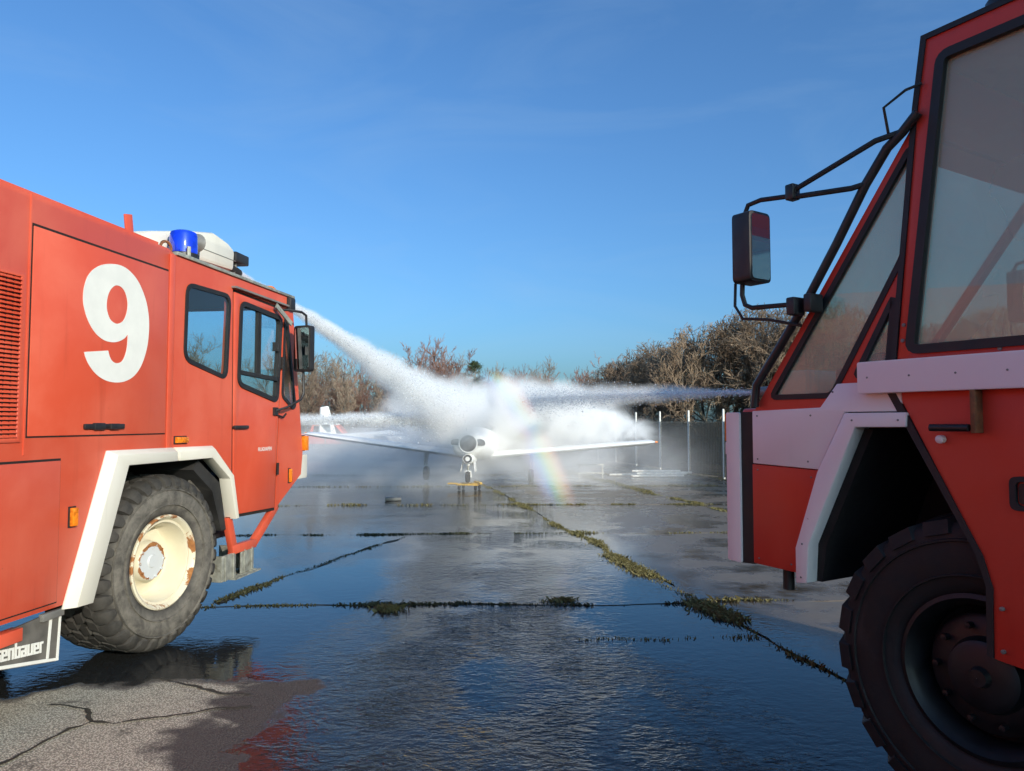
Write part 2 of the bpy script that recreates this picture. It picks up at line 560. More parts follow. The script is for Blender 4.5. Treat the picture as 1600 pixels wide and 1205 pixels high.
# ================================================================== ground
def ground_mat():
    t = NT('wet_apron_concrete')
    p = t.pos()
    s = t.sep(p)
    x, y = s[0], s[1]
    big = t.noise(p, 0.22, 4, 0.55)
    med = t.noise(p, 1.1, 6, 0.6)
    fine = t.noise(p, 9.0, 6, 0.65)
    grit = t.noise(p, 75.0, 4, 0.7)
    vor = t.n('TexVoronoi')
    t.set(vor.inputs['Vector'], p)
    vor.inputs['Scale'].default_value = 95.0
    # dry asphalt island by the left truck
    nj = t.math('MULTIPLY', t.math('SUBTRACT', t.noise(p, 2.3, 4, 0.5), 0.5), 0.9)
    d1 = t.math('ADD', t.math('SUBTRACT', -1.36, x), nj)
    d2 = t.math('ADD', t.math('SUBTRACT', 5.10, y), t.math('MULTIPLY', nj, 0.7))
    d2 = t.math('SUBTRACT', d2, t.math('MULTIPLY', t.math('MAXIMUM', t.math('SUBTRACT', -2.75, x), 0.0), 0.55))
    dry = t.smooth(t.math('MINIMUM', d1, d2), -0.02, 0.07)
    # damp, half dry strip right of the grassy joint
    lane = t.math('ADD', x, t.math('MULTIPLY', y, 0.19))
    damp = t.math('MULTIPLY', t.smooth(lane, 3.25, 4.1), t.smooth(med, 0.36, 0.58))
    far = t.smooth(y, 12.0, 17.0)
    # standing water
    pud = t.smooth(t.math('ADD', big, t.math('MULTIPLY', t.math('SUBTRACT', med, 0.5), 0.35)), 0.40, 0.50)
    pud = t.math('MAXIMUM', pud, t.smooth(y, 9.5, 7.5))
    pud = t.math('MULTIPLY', pud, t.math('SUBTRACT', 1.0, t.math('MULTIPLY', damp, 0.9)))
    pud = t.math('MULTIPLY', pud, t.math('SUBTRACT', 1.0, dry))
    wetc = t.mix(t.smooth(med, 0.3, 0.7), (0.048, 0.043, 0.037), (0.095, 0.083, 0.068))
    wetc = t.mix(t.math('MULTIPLY', t.smooth(fine, 0.5, 0.75), 0.4), wetc, (0.13, 0.115, 0.095))
    c = t.mix(pud, wetc, (0.020, 0.021, 0.021))
    c = t.mix(damp, c, t.mix(fine, (0.13, 0.10, 0.07), (0.25, 0.20, 0.145)))
    dryc = t.mix(t.smooth(vor.outputs['Distance'], 0.15, 0.65), (0.74, 0.68, 0.54), (0.27, 0.245, 0.19))
    dryc = t.mix(t.math('MULTIPLY', t.smooth(t.noise(p, 2.4, 6, 0.7, 0.5), 0.56, 0.68), 0.75), dryc, (0.075, 0.068, 0.055))
    rim_nz = t.math('MULTIPLY', t.math('SUBTRACT', t.noise(p, 1.7, 5, 0.6, 0.8), 0.5), 0.9)      # ragged damp rim; its wide right-hand band is a cast shadow painted dark
    damp_shade = t.smooth(t.math('ADD', d1, rim_nz), 0.52, 0.34)
    damp_shade = t.math('MAXIMUM', damp_shade, t.smooth(t.math('MINIMUM', d1, d2), 0.14, 0.04, 0.0, 0.8))
    dryc = t.mix(t.math('MULTIPLY', damp_shade, 0.90), dryc, (0.055, 0.045, 0.045))
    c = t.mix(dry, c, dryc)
    r_wet = t.lin(fine, 0.3, 0.7, 0.06, 0.15)
    r = t.n('Mix')
    t.set(r.inputs[0], pud); t.set(r.inputs[2], r_wet); t.set(r.inputs[3], 0.015)
    r2 = t.n('Mix')
    t.set(r2.inputs[0], damp); t.set(r2.inputs[2], r.outputs[0]); t.set(r2.inputs[3], 0.36)
    r3 = t.n('Mix')
    t.set(r3.inputs[0], dry); t.set(r3.inputs[2], r2.outputs[0]); t.set(r3.inputs[3], 0.9)
    # wind ripples on the water, strongest down the middle
    rp = t.mapping(p, (1.0, 1.45, 1.0), rot=(0, 0, R(14)))
    rip1 = t.noise(rp, 7.5, 3, 0.55, 0.55)
    rip2 = t.noise(t.mapping(p, (1.0, 1.7, 1.0), rot=(0, 0, R(-22))), 17.0, 3, 0.5, 0.4)
    rip = t.math('ADD', t.math('MULTIPLY', rip1, 0.65), t.math('MULTIPLY', rip2, 0.35))
    cen = t.math('ABSOLUTE', t.math('ADD', x, t.math('ADD', 0.12, t.math('MULTIPLY', t.math('SUBTRACT', big, 0.5), 2.5))))
    rmask = t.math('MULTIPLY', t.smooth(t.math('SUBTRACT', cen, t.math('MULTIPLY', t.smooth(y, 7.0, 3.5), 0.7)), 1.6, 0.0), t.smooth(t.noise(p, 1.1, 4, 0.6, 0.6), 0.36, 0.60, 0.15, 1.0))
    rmask = t.math('ADD', t.math('MULTIPLY', rmask, 0.72), 0.05)
    rstr = t.math('MULTIPLY', rmask, pud)
    n1 = t.bump(rip, rstr, 0.055)
    wet = t.math('SUBTRACT', 1.0, pud)
    n2 = t.bump(t.math('ADD', t.math('MULTIPLY', fine, 0.6), t.math('MULTIPLY', grit, 0.4)), t.math('MULTIPLY', wet, 0.22), 0.012, n1)
    n3 = t.bump(vor.outputs['Distance'], t.math('MULTIPLY', dry, 0.9), 0.008, n2)
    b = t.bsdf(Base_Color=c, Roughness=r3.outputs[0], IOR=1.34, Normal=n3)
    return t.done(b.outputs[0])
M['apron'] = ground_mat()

t = NT('joint_soil')
o_ = t.pos()
M['soil'] = t.done(t.bsdf(Base_Color=t.mix(t.noise(o_, 12, 6), (0.018, 0.015, 0.011), (0.06, 0.05, 0.03)), Roughness=0.8, Normal=t.bump(t.noise(o_, 40, 5), 0.6, 0.02)).outputs[0])
t = NT('rough_grassland')
o_ = t.pos()
g_ = t.mix(t.noise(o_, 0.2, 6), (0.07, 0.065, 0.03), (0.12, 0.10, 0.05))
M['field'] = t.done(t.bsdf(Base_Color=g_, Roughness=0.9, Normal=t.bump(t.noise(o_, 3, 8), 0.8, 0.2)).outputs[0])

# the far ground, one sheet to the horizon
me = MB()
rings = []
for rr in (0.0, 40, 200, 900, 3000):
    rings.append([(rr * math.cos(a * math.pi / 24), rr * math.sin(a * math.pi / 24), -0.075) for a in range(48)])
me.loft(rings[1:], False)
me.add([p for p in rings[1]], [tuple(range(48))])
tag(me.build('ground', M['field'], smooth=0), kind='structure', label='rough grassland around the concrete apron', cat='ground')

# apron of concrete slabs: bed + one object per slab
apron = tag(MB().box(-24, 12, -14, 36, -0.30, -0.050).build('apron', M['soil'], smooth=0), kind='structure', label='bed of the wet concrete apron between the slabs', cat='apron')
XL = [-21.5, -14.0, -6.5, 1.0, 4.75, 8.5, 12.25]             # longitudinal joints at y = 11.6
YR = [-13, -7.5, -2.2, 2.6, 7.25, 11.62, 15.7, 20.2, 24.6, 29.0, 33.5]
def jp(i, j):
    y = YR[j]
    x = XL[i] - 0.195 * (y - 11.6)
    q = random.Random(i * 31 + j * 7)
    y2 = y + 0.035 * (x - 0.3) + q.uniform(-0.08, 0.08)
    return (x + q.uniform(-0.03, 0.03), y2)
def warp(q):
    n1 = mnoise.noise(Vector((q.x * 0.7, q.y * 0.7, 0.3))); n2 = mnoise.noise(Vector((q.x * 0.7, q.y * 0.7, 7.9)))
    n3 = mnoise.noise(Vector((q.x * 3.1, q.y * 3.1, 2.3))); n4 = mnoise.noise(Vector((q.x * 3.1, q.y * 3.1, 5.9)))
    return Vector((q.x + 0.11 * n1 + 0.035 * n3, q.y + 0.11 * n2 + 0.035 * n4))
slab_gap = 0.006
for j in range(len(YR) - 1):
    for i in range(len(XL) - 1):
        c4 = [jp(i, j), jp(i + 1, j), jp(i + 1, j + 1), jp(i, j + 1)]
        pts = []
        for k in range(4):
            a, b = Vector(c4[k]), Vector(c4[(k + 1) % 4])
            for u in range(28):
                q = a.lerp(b, u / 28)
                nz = mnoise.noise(Vector((q.x * 2.3, q.y * 2.3, 1.7)))
                nz2 = mnoise.noise(Vector((q.x * 9, q.y * 9, 4.7)))
                d = (b - a).normalized()
                q = warp(q) + Vector((-d.y, d.x)) * max(0.003, slab_gap + 0.030 * max(0.0, nz + 0.25) + 0.014 * nz2)
                pts.append(tuple(q))
        z = 0.0 + random.Random(i * 5 + j * 13).uniform(-0.003, 0.003)
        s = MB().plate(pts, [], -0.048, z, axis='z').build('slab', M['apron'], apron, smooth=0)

# soil filling + grass in the joints: collect the joint polylines
def joint_line(a, b, n=40):
    a, b = Vector(a), Vector(b)
    return [warp(a.lerp(b, k / n)) for k in range(n + 1)]
joints = []
for j in range(len(YR)):
    for i in range(len(XL) - 1):
        joints.append((joint_line(jp(i, j), jp(i + 1, j)), 'x'))
for i in range(len(XL)):
    for j in range(len(YR) - 1):
        joints.append((joint_line(jp(i, j), jp(i, j + 1)), 'y'))
crack_pts = [(-2.86, 7.24), (-2.80, 7.60), (-2.66, 8.05), (-2.60, 8.45), (-2.44, 8.86), (-2.30, 9.3), (-2.2, 9.7), (-2.02, 10.2), (-1.92, 10.6), (-1.70, 10.99), (-1.62, 11.35)]
crack2 = [(0.55, 6.02), (0.80, 6.07), (1.02, 6.04), (1.24, 6.02), (1.5, 6.08), (1.83, 6.11), (2.06, 6.02)]

M_blades = {}
def grass_mat(name, a, b):
    t = NT(name)
    o = t.pos()
    f = t.noise(o, 1.1, 3)
    f2 = t.noise(o, 30, 2)
    cc = t.mix(t.math('ADD', t.math('MULTIPLY', f, 0.6), t.math('MULTIPLY', f2, 0.5)), a, b)
    p = t.bsdf(Base_Color=cc, Roughness=0.7)
    return t.done(p.outputs[0])
M['grass'] = grass_mat('joint_grass', (0.045, 0.052, 0.016), (0.20, 0.165, 0.055))
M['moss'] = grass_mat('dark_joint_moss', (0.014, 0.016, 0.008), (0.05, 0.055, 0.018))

def tufts(lines, name, mat, label, hmul=1.0):
    mb_v, mb_f = [], []
    q = random.Random(99)
    for pts, dens, wid, hh in lines:
        for k in range(len(pts) - 1):
            a, b = Vector(pts[k]), Vector(pts[k + 1])
            L = (b - a).length
            d = (b - a).normalized() if L > 0 else Vector((1, 0))
            nn = Vector((-d.y, d.x))
            mid = a.lerp(b, 0.5)
            cl = mnoise.noise(Vector((mid.x * 1.3, mid.y * 1.3, 9.1))) + 0.55 * mnoise.noise(Vector((mid.x * 4.1, mid.y * 4.1, 2.1)))
            f = max(0.0, min(1.6, 0.55 + 1.6 * cl))
            for _ in range(int(L * dens * f + q.random())):
                p = a.lerp(b, q.random()) + nn * q.gauss(0, wid * (0.45 + 0.6 * f)) + d * q.gauss(0, wid)
                h = hh * hmul * q.uniform(0.4, 1.3) * (0.6 + 0.5 * f)
                ang = q.uniform(0, 6.283)
                lean = q.uniform(0.3, 2.2) * h
                wv = Vector((math.cos(ang), math.sin(ang), 0)) * q.uniform(0.003, 0.007)
                ld = Vector((math.cos(ang + 1.57), math.sin(ang + 1.57), 0)) * lean
                b0 = len(mb_v)
                p3 = Vector((p.x, p.y, -0.03))
                mb_v.extend([p3 - wv, p3 + wv, p3 + wv * 0.7 + ld * 0.4 + Vector((0, 0, h * 0.65 + 0.03)), p3 + ld + Vector((0, 0, h + 0.03))])
                mb_f.extend([(b0, b0 + 1, b0 + 2), (b0, b0 + 2, b0 + 3)])
    me = bpy.data.meshes.new(name)
    me.from_pydata([tuple(v) for v in mb_v], [], mb_f)
    return tag(new_obj(name, me, mat), label, 'grass', kind='stuff')

main_i = XL.index(1.0)
lit, dark = [], []
for pts, ax in joints:
    m = pts[len(pts) // 2]
    if not (-12 < m.x < 9 and 1.5 < m.y < 31):
        continue
    onmain = ax == 'y' and abs(m.x - (1.0 - 0.195 * (m.y - 11.6))) < 0.8
    onright = ax == 'y' and abs(m.x - (4.75 - 0.195 * (m.y - 11.6))) < 0.9
    if onmain:
        if m.y < 8:
            lit.append((pts, 260, 0.022, 0.018))
        else:
            lit.append((pts, 520, 0.030, 0.022))
    elif onright:
        lit.append((pts, 800, 0.05, 0.04))
    elif m.x > 1.0:
        lit.append((pts, 260, 0.022, 0.03))
    elif m.y > 14:
        lit.append((pts, 160, 0.03, 0.035))
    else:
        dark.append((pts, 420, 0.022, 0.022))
lit.append(([Vector(p) for p in crack2], 260, 0.03, 0.014))
lit.append(([Vector((1.95, 6.10)), Vector((1.85, 6.09))], 3000, 0.07, 0.030))
lit.append(([Vector((0.36, 7.28)), Vector((0.46, 7.30)), Vector((0.56, 7.32))], 2400, 0.05, 0.04))
lit.append(([Vector((-1.20, 6.98)), Vector((-1.12, 6.97))], 3600, 0.05, 0.035))
lit.append(([Vector((1.30, 9.8)), Vector((1.55, 8.45)), Vector((1.78, 7.25)), Vector((1.98, 6.6))], 1900, 0.06, 0.026))
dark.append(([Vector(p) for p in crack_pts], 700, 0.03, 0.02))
tufts(lit, 'grass', M['grass'], 'yellow green grass and weeds growing along the slab joints')
tufts(dark, 'moss', M['moss'], 'dark wet moss and dirt filling the left slab joints')
_f = []
for k in range(len(crack_pts) - 1):
    for u in range(6):
        _f.append(tuple(warp(Vector(crack_pts[k]).lerp(Vector(crack_pts[k + 1]), u / 6))))
crack_fine = _f
cb = MB()
cw = [max(0.003, 0.012 + 0.06 * mnoise.noise(Vector((p[0] * 2.6, p[1] * 2.6, 0)))) for p in crack_fine]
cb.strip(crack_fine, cw, 0.0075)
for pts_, wd_ in (([(-2.62, 3.80), (-2.57, 4.08), (-2.52, 4.29), (-2.44, 4.38), (-2.30, 4.35), (-2.15, 4.43), (-1.93, 4.52), (-1.78, 4.59), (-1.55, 4.63)], 0.011), ([(-2.44, 4.38), (-2.52, 4.52), (-2.66, 4.60), (-2.9, 4.66)], 0.010), ([(-2.40, 5.11), (-2.13, 4.98), (-1.86, 4.83), (-1.62, 4.80)], 0.010)):
    fine_ = [Vector(pts_[k]).lerp(Vector(pts_[k + 1]), u / 5) for k in range(len(pts_) - 1) for u in range(5)]
    fine_ = [(v_.x + 0.03 * mnoise.noise(Vector((v_.x * 9, v_.y * 9, 1))), v_.y + 0.03 * mnoise.noise(Vector((v_.x * 9, v_.y * 9, 5)))) for v_ in fine_]
    cb.strip(fine_, [max(0.002, wd_ * (1.0 + 1.2 * mnoise.noise(Vector((a_[0] * 12, a_[1] * 12, 3))))) for a_ in fine_], 0.0075)
tag(cb.build('soil', M['soil'], smooth=0), 'dark soil lying in the jagged cracks of the slabs', 'soil', kind='stuff')

# ================================================================== wheels
def make_wheel(parent, name, loc, sgn, Rt, width, kind, steer=0.0):
    """wheel part: tyre carcass, tread, rim as sub-parts. sgn=+1: axle inward is +y (outer face looks to -y)"""
    g = empty(name, loc, steer, parent)
    rr = 0.355 if kind == 'dusty' else 0.335
    # carcass cross-section (radius, inward distance)
    s = width
    prof = [(rr, 0.05), (rr + 0.012, 0.028), (rr + 0.05, 0.012), (rr + 0.11, 0.0), (rr + 0.18, -0.004), (Rt - 0.12, 0.006), (Rt - 0.095, 0.016), (Rt - 0.075, 0.032), (Rt - 0.058, 0.055),
            (Rt - 0.044, 0.09), (Rt - 0.038, s * 0.5), (Rt - 0.044, s - 0.09), (Rt - 0.05, s - 0.02), (rr + 0.16, s), (rr + 0.04, s - 0.01), (rr, s - 0.04)]
    if kind == 'lug':
        prof = [(rr, 0.05), (rr + 0.012, 0.028), (rr + 0.05, 0.012), (rr + 0.11, 0.0), (rr + 0.18, -0.004), (Rt - 0.10, 0.004), (Rt - 0.062, 0.012), (Rt - 0.045, 0.022), (Rt - 0.034, 0.040),
                (Rt - 0.030, 0.07), (Rt - 0.028, s * 0.5), (Rt - 0.030, s - 0.07), (Rt - 0.05, s - 0.02), (rr + 0.16, s), (rr + 0.04, s - 0.01), (rr, s - 0.04)]
    mb = MB().lathe([(r, h * sgn) for r, h in prof], 72)
    tm = M['tyre'] if kind == 'dusty' else M['tyre_dark']
    # raised moulding rings on the side wall
    for r0, wd in ((rr + 0.085, 0.006), (Rt - 0.115, 0.008)):
        mb.lathe([(r0 - wd, 0.004 * sgn), (r0 - wd * 0.5, -0.008 * sgn), (r0 + wd * 0.5, -0.008 * sgn), (r0 + wd, 0.004 * sgn)], 72)
    mb.build('tyre', tm, g)
    tr = MB()
    def lug(a0, a1, y0, y1, rb, rt, sk=0.0, sh=0.12):
        """block between angles and widths, top face shrunk, skewed"""
        am, ym = (a0 + a1) / 2, (y0 + y1) / 2
        vs = []
        for top in (0, 1):
            for (a, y) in ((a0, y0), (a1, y0), (a1, y1), (a0, y1)):
                if top:
                    a = am + (a - am) * (1 - sh)
                    y = ym + (y - ym) * (1 - sh)
                a2 = a + sk * (y - ym)
                edge = abs((y - s / 2) / (s / 2))
                rad = (rt if top else rb) - (0.035 * max(0, edge - 0.6) ** 2 * 6 if top else 0)
                vs.append((rad * math.cos(a2), y * sgn, rad * math.sin(a2)))
        tr.add(vs, [(0, 3, 2, 1), (4, 5, 6, 7), (0, 1, 5, 4), (1, 2, 6, 5), (2, 3, 7, 6), (3, 0, 4, 7)])
    if kind == 'dusty':
        N = 34
        rows = [(0.105, 0.195, -1.0), (0.20, 0.285, 1.0), (0.29, 0.375, -1.0), (0.38, 0.47, 1.0)]
        for ri, (y0, y1, sk) in enumerate(rows):
            y0, y1 = y0 * s / 0.575, y1 * s / 0.575
            for k in range(N):
                a = 2 * math.pi * (k + 0.5 * (ri % 2)) / N
                da = 2 * math.pi / N * 0.43
                lug(a - da, a + da, y0, y1, Rt - 0.055, Rt, sk * 0.5, 0.24)
        # rounded shoulder lugs, both sides, bulging over the edge of the side wall
        for side in (0, 1):
            for k in range(N):
                a = 2 * math.pi * (k + 0.5) / N
                secs = []
                for (rad, y, f) in ((Rt - 0.002, 0.115, 0.90), (Rt - 0.004, 0.070, 0.92), (Rt - 0.018, 0.034, 0.90), (Rt - 0.048, 0.008, 0.80), (Rt - 0.088, -0.002, 0.55), (Rt - 0.105, 0.004, 0.3)):
                    da = math.pi / N * f
                    yy = y if side == 0 else s - y
                    rg = []
                    for ss, dp in ((-1.0, 0.045), (-0.86, 0.006), (-0.4, 0.0), (0.4, 0.0), (0.86, 0.006), (1.0, 0.045)):
                        ydp = dp * (0.5 if rad < Rt - 0.03 else 0.0)
                        r_ = rad - dp * (1.0 if rad > Rt - 0.03 else 0.5)
                        yv = yy + (ydp if side == 0 else -ydp)
                        rg.append((r_ * math.cos(a + ss * da), yv * sgn, r_ * math.sin(a + ss * da)))
                    secs.append(rg)
                tr.loft(secs, False, False)
    else:
        N = 22
        for k in range(N):
            a = 2 * math.pi * k / N
            da = 2 * math.pi / N * 0.34
            lug(a - da, a + da, -0.004, s * 0.46, Rt - 0.085, Rt + 0.004, 1.1, 0.10)
            a += math.pi / N
            lug(a - da, a + da, s * 0.54, s + 0.012, Rt - 0.085, Rt + 0.004, -1.1, 0.10)
    tr.build('tread', tm, g, smooth=30)
    rm = M['rim'] if kind == 'dusty' else M['rim_dark']
    if kind == 'dusty':
        rp = [(rr + 0.004, 0.055), (rr + 0.006, 0.020), (rr - 0.006, 0.012), (rr - 0.022, 0.022), (rr - 0.030, 0.045), (rr - 0.034, 0.052), (rr - 0.052, 0.050), (rr - 0.058, 0.062), (rr - 0.070, 0.215),
              (rr - 0.085, 0.235), (0.20, 0.245), (0.165, 0.225), (0.155, 0.20)]
        rb = MB().lathe([(r, h * sgn) for r, h in rp], 64)
        rb.build('rim', rm, g)
        hb = MB().lathe([(0.158, 0.235 * sgn), (0.150, 0.150 * sgn), (0.140, 0.140 * sgn), (0.052, 0.138 * sgn), (0.045, 0.128 * sgn), (0.001, 0.127 * sgn)], 40)
        for k in range(10):
            a = 2 * math.pi * k / 10
            hb.lathe([(0.011, 0.142 * sgn), (0.011, 0.128 * sgn), (0.001, 0.127 * sgn)], 6, (0.128 * math.cos(a), 0, 0.128 * math.sin(a)))
        hb.build('hub', rm, g)
    else:
        rp = [(rr + 0.004, 0.055), (rr + 0.008, 0.018), (rr - 0.012, 0.010), (rr - 0.025, 0.030), (rr - 0.045, 0.060), (rr - 0.055, 0.16), (0.255, 0.18), (0.25, 0.10), (0.235, 0.085), (0.16, 0.075), (0.15, 0.05)]
        MB().lathe([(r, h * sgn) for r, h in rp], 64).build('rim', rm, g)
        hb = MB().lathe([(0.16, 0.08 * sgn), (0.145, 0.035 * sgn), (0.12, 0.02 * sgn), (0.045, 0.015 * sgn), (0.035, -0.012 * sgn), (0.001, -0.014 * sgn)], 40)
        for k in range(10):
            a = 2 * math.pi * k / 10
            hb.lathe([(0.014, 0.085 * sgn), (0.014, 0.045 * sgn), (0.001, 0.043 * sgn)], 6, (0.205 * math.cos(a), 0, 0.205 * math.sin(a)))
        hb.build('hub', rm, g)
    return g

# ================================================================== left fire truck (local x forward, visible side y = 0, body to +y)
LW = 2.5
TL = empty('fire_truck', (-2.654, 5.496, 0), R(90 - 7.5))
tag(TL, 'faded red airport fire truck with a large white 9 on its side', 'fire truck')
red = M['red_l']

body_outline = [(-7.6, 3.06), (-7.6, 0.75), (-5.25, 0.63), (-5.0, 1.28), (-4.7, 1.46), (-3.9, 1.46), (-3.6, 1.28), (-3.35, 0.63), (-0.89, 0.625), (-0.705, 0.625), (-0.375, 1.475), (0.19, 1.475), (0.19, 3.055), (0.10, 3.085), (-7.5, 3.10)]
MB().plate(body_outline, [], 0.0, LW).build('body', red, TL, bevel=0.012)
# raised roof lip and vertical corner strip at body front
MB().box(-7.4, 0.02, 0.03, 0.09, 3.085, 3.115).build('roof_lip', red, TL)
MB().box(0.118, 0.186, -0.012, 0.0, 1.50, 3.05).build('corner_strip', red, TL, bevel=0.004)
MB().box(-1.256, -1.246, -0.0045, 0.0, 1.56, 3.09).build('panel_seam', M['red_l'], TL)
# locker door with the big numeral
def panel(name, x0, x1, z0, z1, top_gap=0.012, mat=None, t=0.010):
    MB().box(x0 - 0.007, x1 + 0.007, -0.003, 0.001, z0 - 0.009, z1 + top_gap).build('door_seal', M['gap'], TL)
    return MB().box(x0, x1, -t, -0.0005, z0, z1).build(name, mat or red, TL, bevel=0.004)
pd = panel('locker_door', -1.232, 0.100, 1.668, 2.905, 0.016)
def catmull(pts, n=6):
    out = []
    N = len(pts)
    for i in range(N):
        p0, p1, p2, p3 = (Vector(pts[(i + k) % N]) for k in (-1, 0, 1, 2))
        for k in range(n):
            u = k / n
            out.append(tuple(0.5 * ((2 * p1) + (p2 - p0) * u + (2 * p0 - 5 * p1 + 4 * p2 - p3) * u * u + (3 * p1 - p0 - 3 * p2 + p3) * u ** 3)))
    return out
NINE_O = [(-0.795, 2.201), (-0.567, 2.232), (-0.549, 2.192), (-0.52, 2.163), (-0.479, 2.154), (-0.431, 2.166), (-0.396, 2.206), (-0.373, 2.274), (-0.367, 2.365), (-0.406, 2.331), (-0.466, 2.304), (-0.537, 2.292), (-0.618, 2.3), (-0.699, 2.338), (-0.767, 2.408), (-0.809, 2.493), (-0.818, 2.559), (-0.808, 2.629), (-0.779, 2.696), (-0.727, 2.752), (-0.65, 2.796), (-0.559, 2.822), (-0.463, 2.832), (-0.375, 2.817), (-0.283, 2.769), (-0.214, 2.697), (-0.164, 2.611), (-0.136, 2.512), (-0.132, 2.41), (-0.151, 2.288), (-0.206, 2.164), (-0.282, 2.083), (-0.369, 2.04), (-0.466, 2.022), (-0.573, 2.028), (-0.665, 2.059), (-0.733, 2.108), (-0.774, 2.157)]
NINE_I = [(-0.493, 2.688), (-0.54, 2.666), (-0.578, 2.616), (-0.594, 2.55), (-0.587, 2.496), (-0.555, 2.445), (-0.507, 2.425), (-0.464, 2.429), (-0.418, 2.456), (-0.388, 2.51), (-0.378, 2.577), (-0.398, 2.639), (-0.437, 2.678)]
def mixed(pts, corners):
    """smooth outline with a few hard corners"""
    out = []
    N = len(pts)
    for i in range(N):
        p1, p2 = Vector(pts[i]), Vector(pts[(i + 1) % N])
        p0 = Vector(pts[i - 1]) if i not in corners else p1 + (p1 - p2)
        p3 = Vector(pts[(i + 2) % N]) if (i + 1) % N not in corners else p2 + (p2 - p1)
        for k in range(5):
            u = k / 5
            out.append(tuple(0.5 * ((2 * p1) + (p2 - p0) * u + (2 * p0 - 5 * p1 + 4 * p2 - p3) * u * u + (3 * p1 - p0 - 3 * p2 + p3) * u ** 3)))
    return out
MB().plate(mixed(NINE_O, (0, 1, 8)), [catmull(NINE_I, 5)], -0.0125, -0.0102).build('numeral', M['digit'], pd, smooth=0)
hd = MB()
hd.box(-0.785, -0.395, -0.030, -0.010, 1.705, 1.74)
hd.box(-0.70, -0.60, -0.036, -0.010, 1.700, 1.746)
hd.box(-0.55, -0.46, -0.042, -0.010, 1.703, 1.742)
hd.build('handle', M['black'], pd, bevel=0.006)
# louvred grille: punched rows of little hoods in a frame
g = MB()
gx0, gx1, gz0, gz1 = -3.3, -1.315, 1.66, 2.585
nc, nr = 40, 37
dx, dz = (gx1 - gx0) / nc, (gz1 - gz0) / nr
for i in range(nc):
    for j in range(nr):
        x, z = gx0 + dx * (i + 0.5), gz0 + dz * (j + 0.5)
        a, b = dx * 0.40, dz * 0.34
        g.add([(x - a, -0.001, z - b), (x + a, -0.001, z - b), (x + a, -0.001, z + b), (x - a, -0.001, z + b), (x - a, -0.022, z - b), (x + a, -0.022, z - b)],
              [(0, 4, 5, 1), (4, 3, 2, 5), (0, 3, 4), (1, 5, 2)])
gr = g.build('grille', red, TL, smooth=0)
fr = MB().plate([(gx0 - 0.03, gz0 - 0.025), (gx1 + 0.03, gz0 - 0.025), (gx1 + 0.03, gz1 + 0.025), (gx0 - 0.03, gz1 + 0.025)],
                [[(gx0, gz0), (gx0, gz1), (gx1, gz1), (gx1, gz0)]], -0.012, 0.0)
fr.build('grille_frame', red, gr, bevel=0.003)
MB().box(gx0, gx1, -0.0008, 0.0, gz0, gz1).build('grille_backing', M['chassis'], gr)
# lower locker, marker light
panel('lower_locker', -3.2, -0.965, 0.66, 1.515, 0.014)
def lamp(name, x0, x1, z0, z1, y=0.0, th=0.035, parent=TL):
    l = MB().box(x0, x1, y - th, y, z0, z1).build(name, M['amber'], parent, bevel=0.006)
    MB().box(x0 - 0.008, x1 + 0.008, y - 0.008, y, z0 - 0.008, z1 + 0.008).build('lamp_base', M['black'], l)
    return l
lamp('marker_lamp', -0.872, -0.828, 1.10, 1.215)
lamp('marker_lamp', 0.235, 0.385, 1.588, 1.635)
# cream wheel-arch flare in two pieces, chamfered section
def flare(name, outer, inner, parent, mat, proud=0.055, sg=-1):
    rings = []
    for (ox, oz), (ix, iz) in zip(outer, inner):
        o_, i_ = Vector((ox, oz)), Vector((ix, iz))
        a = o_.lerp(i_, 0.30)
        rings.append([(o_.x, 0.0, o_.y), (o_.x, sg * proud * 0.25, o_.y), (a.x, sg * proud, a.y), (i_.x, sg * proud * 0.86, i_.y), (i_.x, 0.06 * -sg, i_.y), (a.x, 0.02 * -sg, a.y)])
    return MB().loft(rings, True).build(name, mat, parent, smooth=25, bevel=0.003)
flare('arch_flare', [(-0.915, 0.60), (-0.548, 1.560), (0.195, 1.556)], [(-0.690, 0.588), (-0.365, 1.452), (0.215, 1.452)], TL, M['cream'])
flare('arch_flare', [(0.225, 1.556), (0.765, 1.552), (1.088, 1.290), (1.196, 0.895)], [(0.245, 1.452), (0.720, 1.452), (1.020, 1.255), (1.130, 0.890)], TL, M['cream'])
# mud flap with white border and lettering, bracket
fl = MB().plate(fillet([(-1.75, 0.545), (-0.885, 0.60), (-0.905, 0.285), (-1.75, 0.45)], 0.03), [], 0.02, 0.035).build('mud_flap', M['mudflap'], TL)
MB().plate([(-0.985, 0.565), (-0.965, 0.567), (-0.985, 0.325), (-1.75, 0.474), (-1.75, 0.455), (-0.905, 0.290), (-0.890, 0.570), (-0.905, 0.569), (-0.922, 0.310), (-1.003, 0.326)], [], 0.015, 0.0195).build('flap_border', M['digit'], fl, smooth=0)
MB().box(-1.06, -0.885, -0.002, 0.03, 0.560, 0.605).build('flap_bracket', M['grey'], fl, bevel=0.004)
MB().box(-1.42, -1.22, -0.01, 0.06, 0.50, 0.575).build('frame_end', red, TL, bevel=0.004)
GL = {'r': ['11', '10', '10', '10'], 'e': ['111', '1.1', '111', '1..', '111'], 'u': ['1.1', '1.1', '1.1', '1.1', '111'], 'a': ['111', '..1', '111', '1.1', '111'],
      'b': ['1..', '1..', '111', '1.1', '1.1', '1.1', '111'], 'n': ['111', '1.1', '1.1', '1.1', '1.1'], 's': ['111', '1..', '111', '..1', '111'], 'o': ['111', '1.1', '1.1', '1.1', '111'], 'R': ['111', '1.1', '1.1', '111', '11.', '1.1', '1.1']}
GL['r'] = ['11', '1.', '1.', '1.', '1.']
lt = MB()
cx = -1.030
px_, pz_ = 0.0136, 0.0130
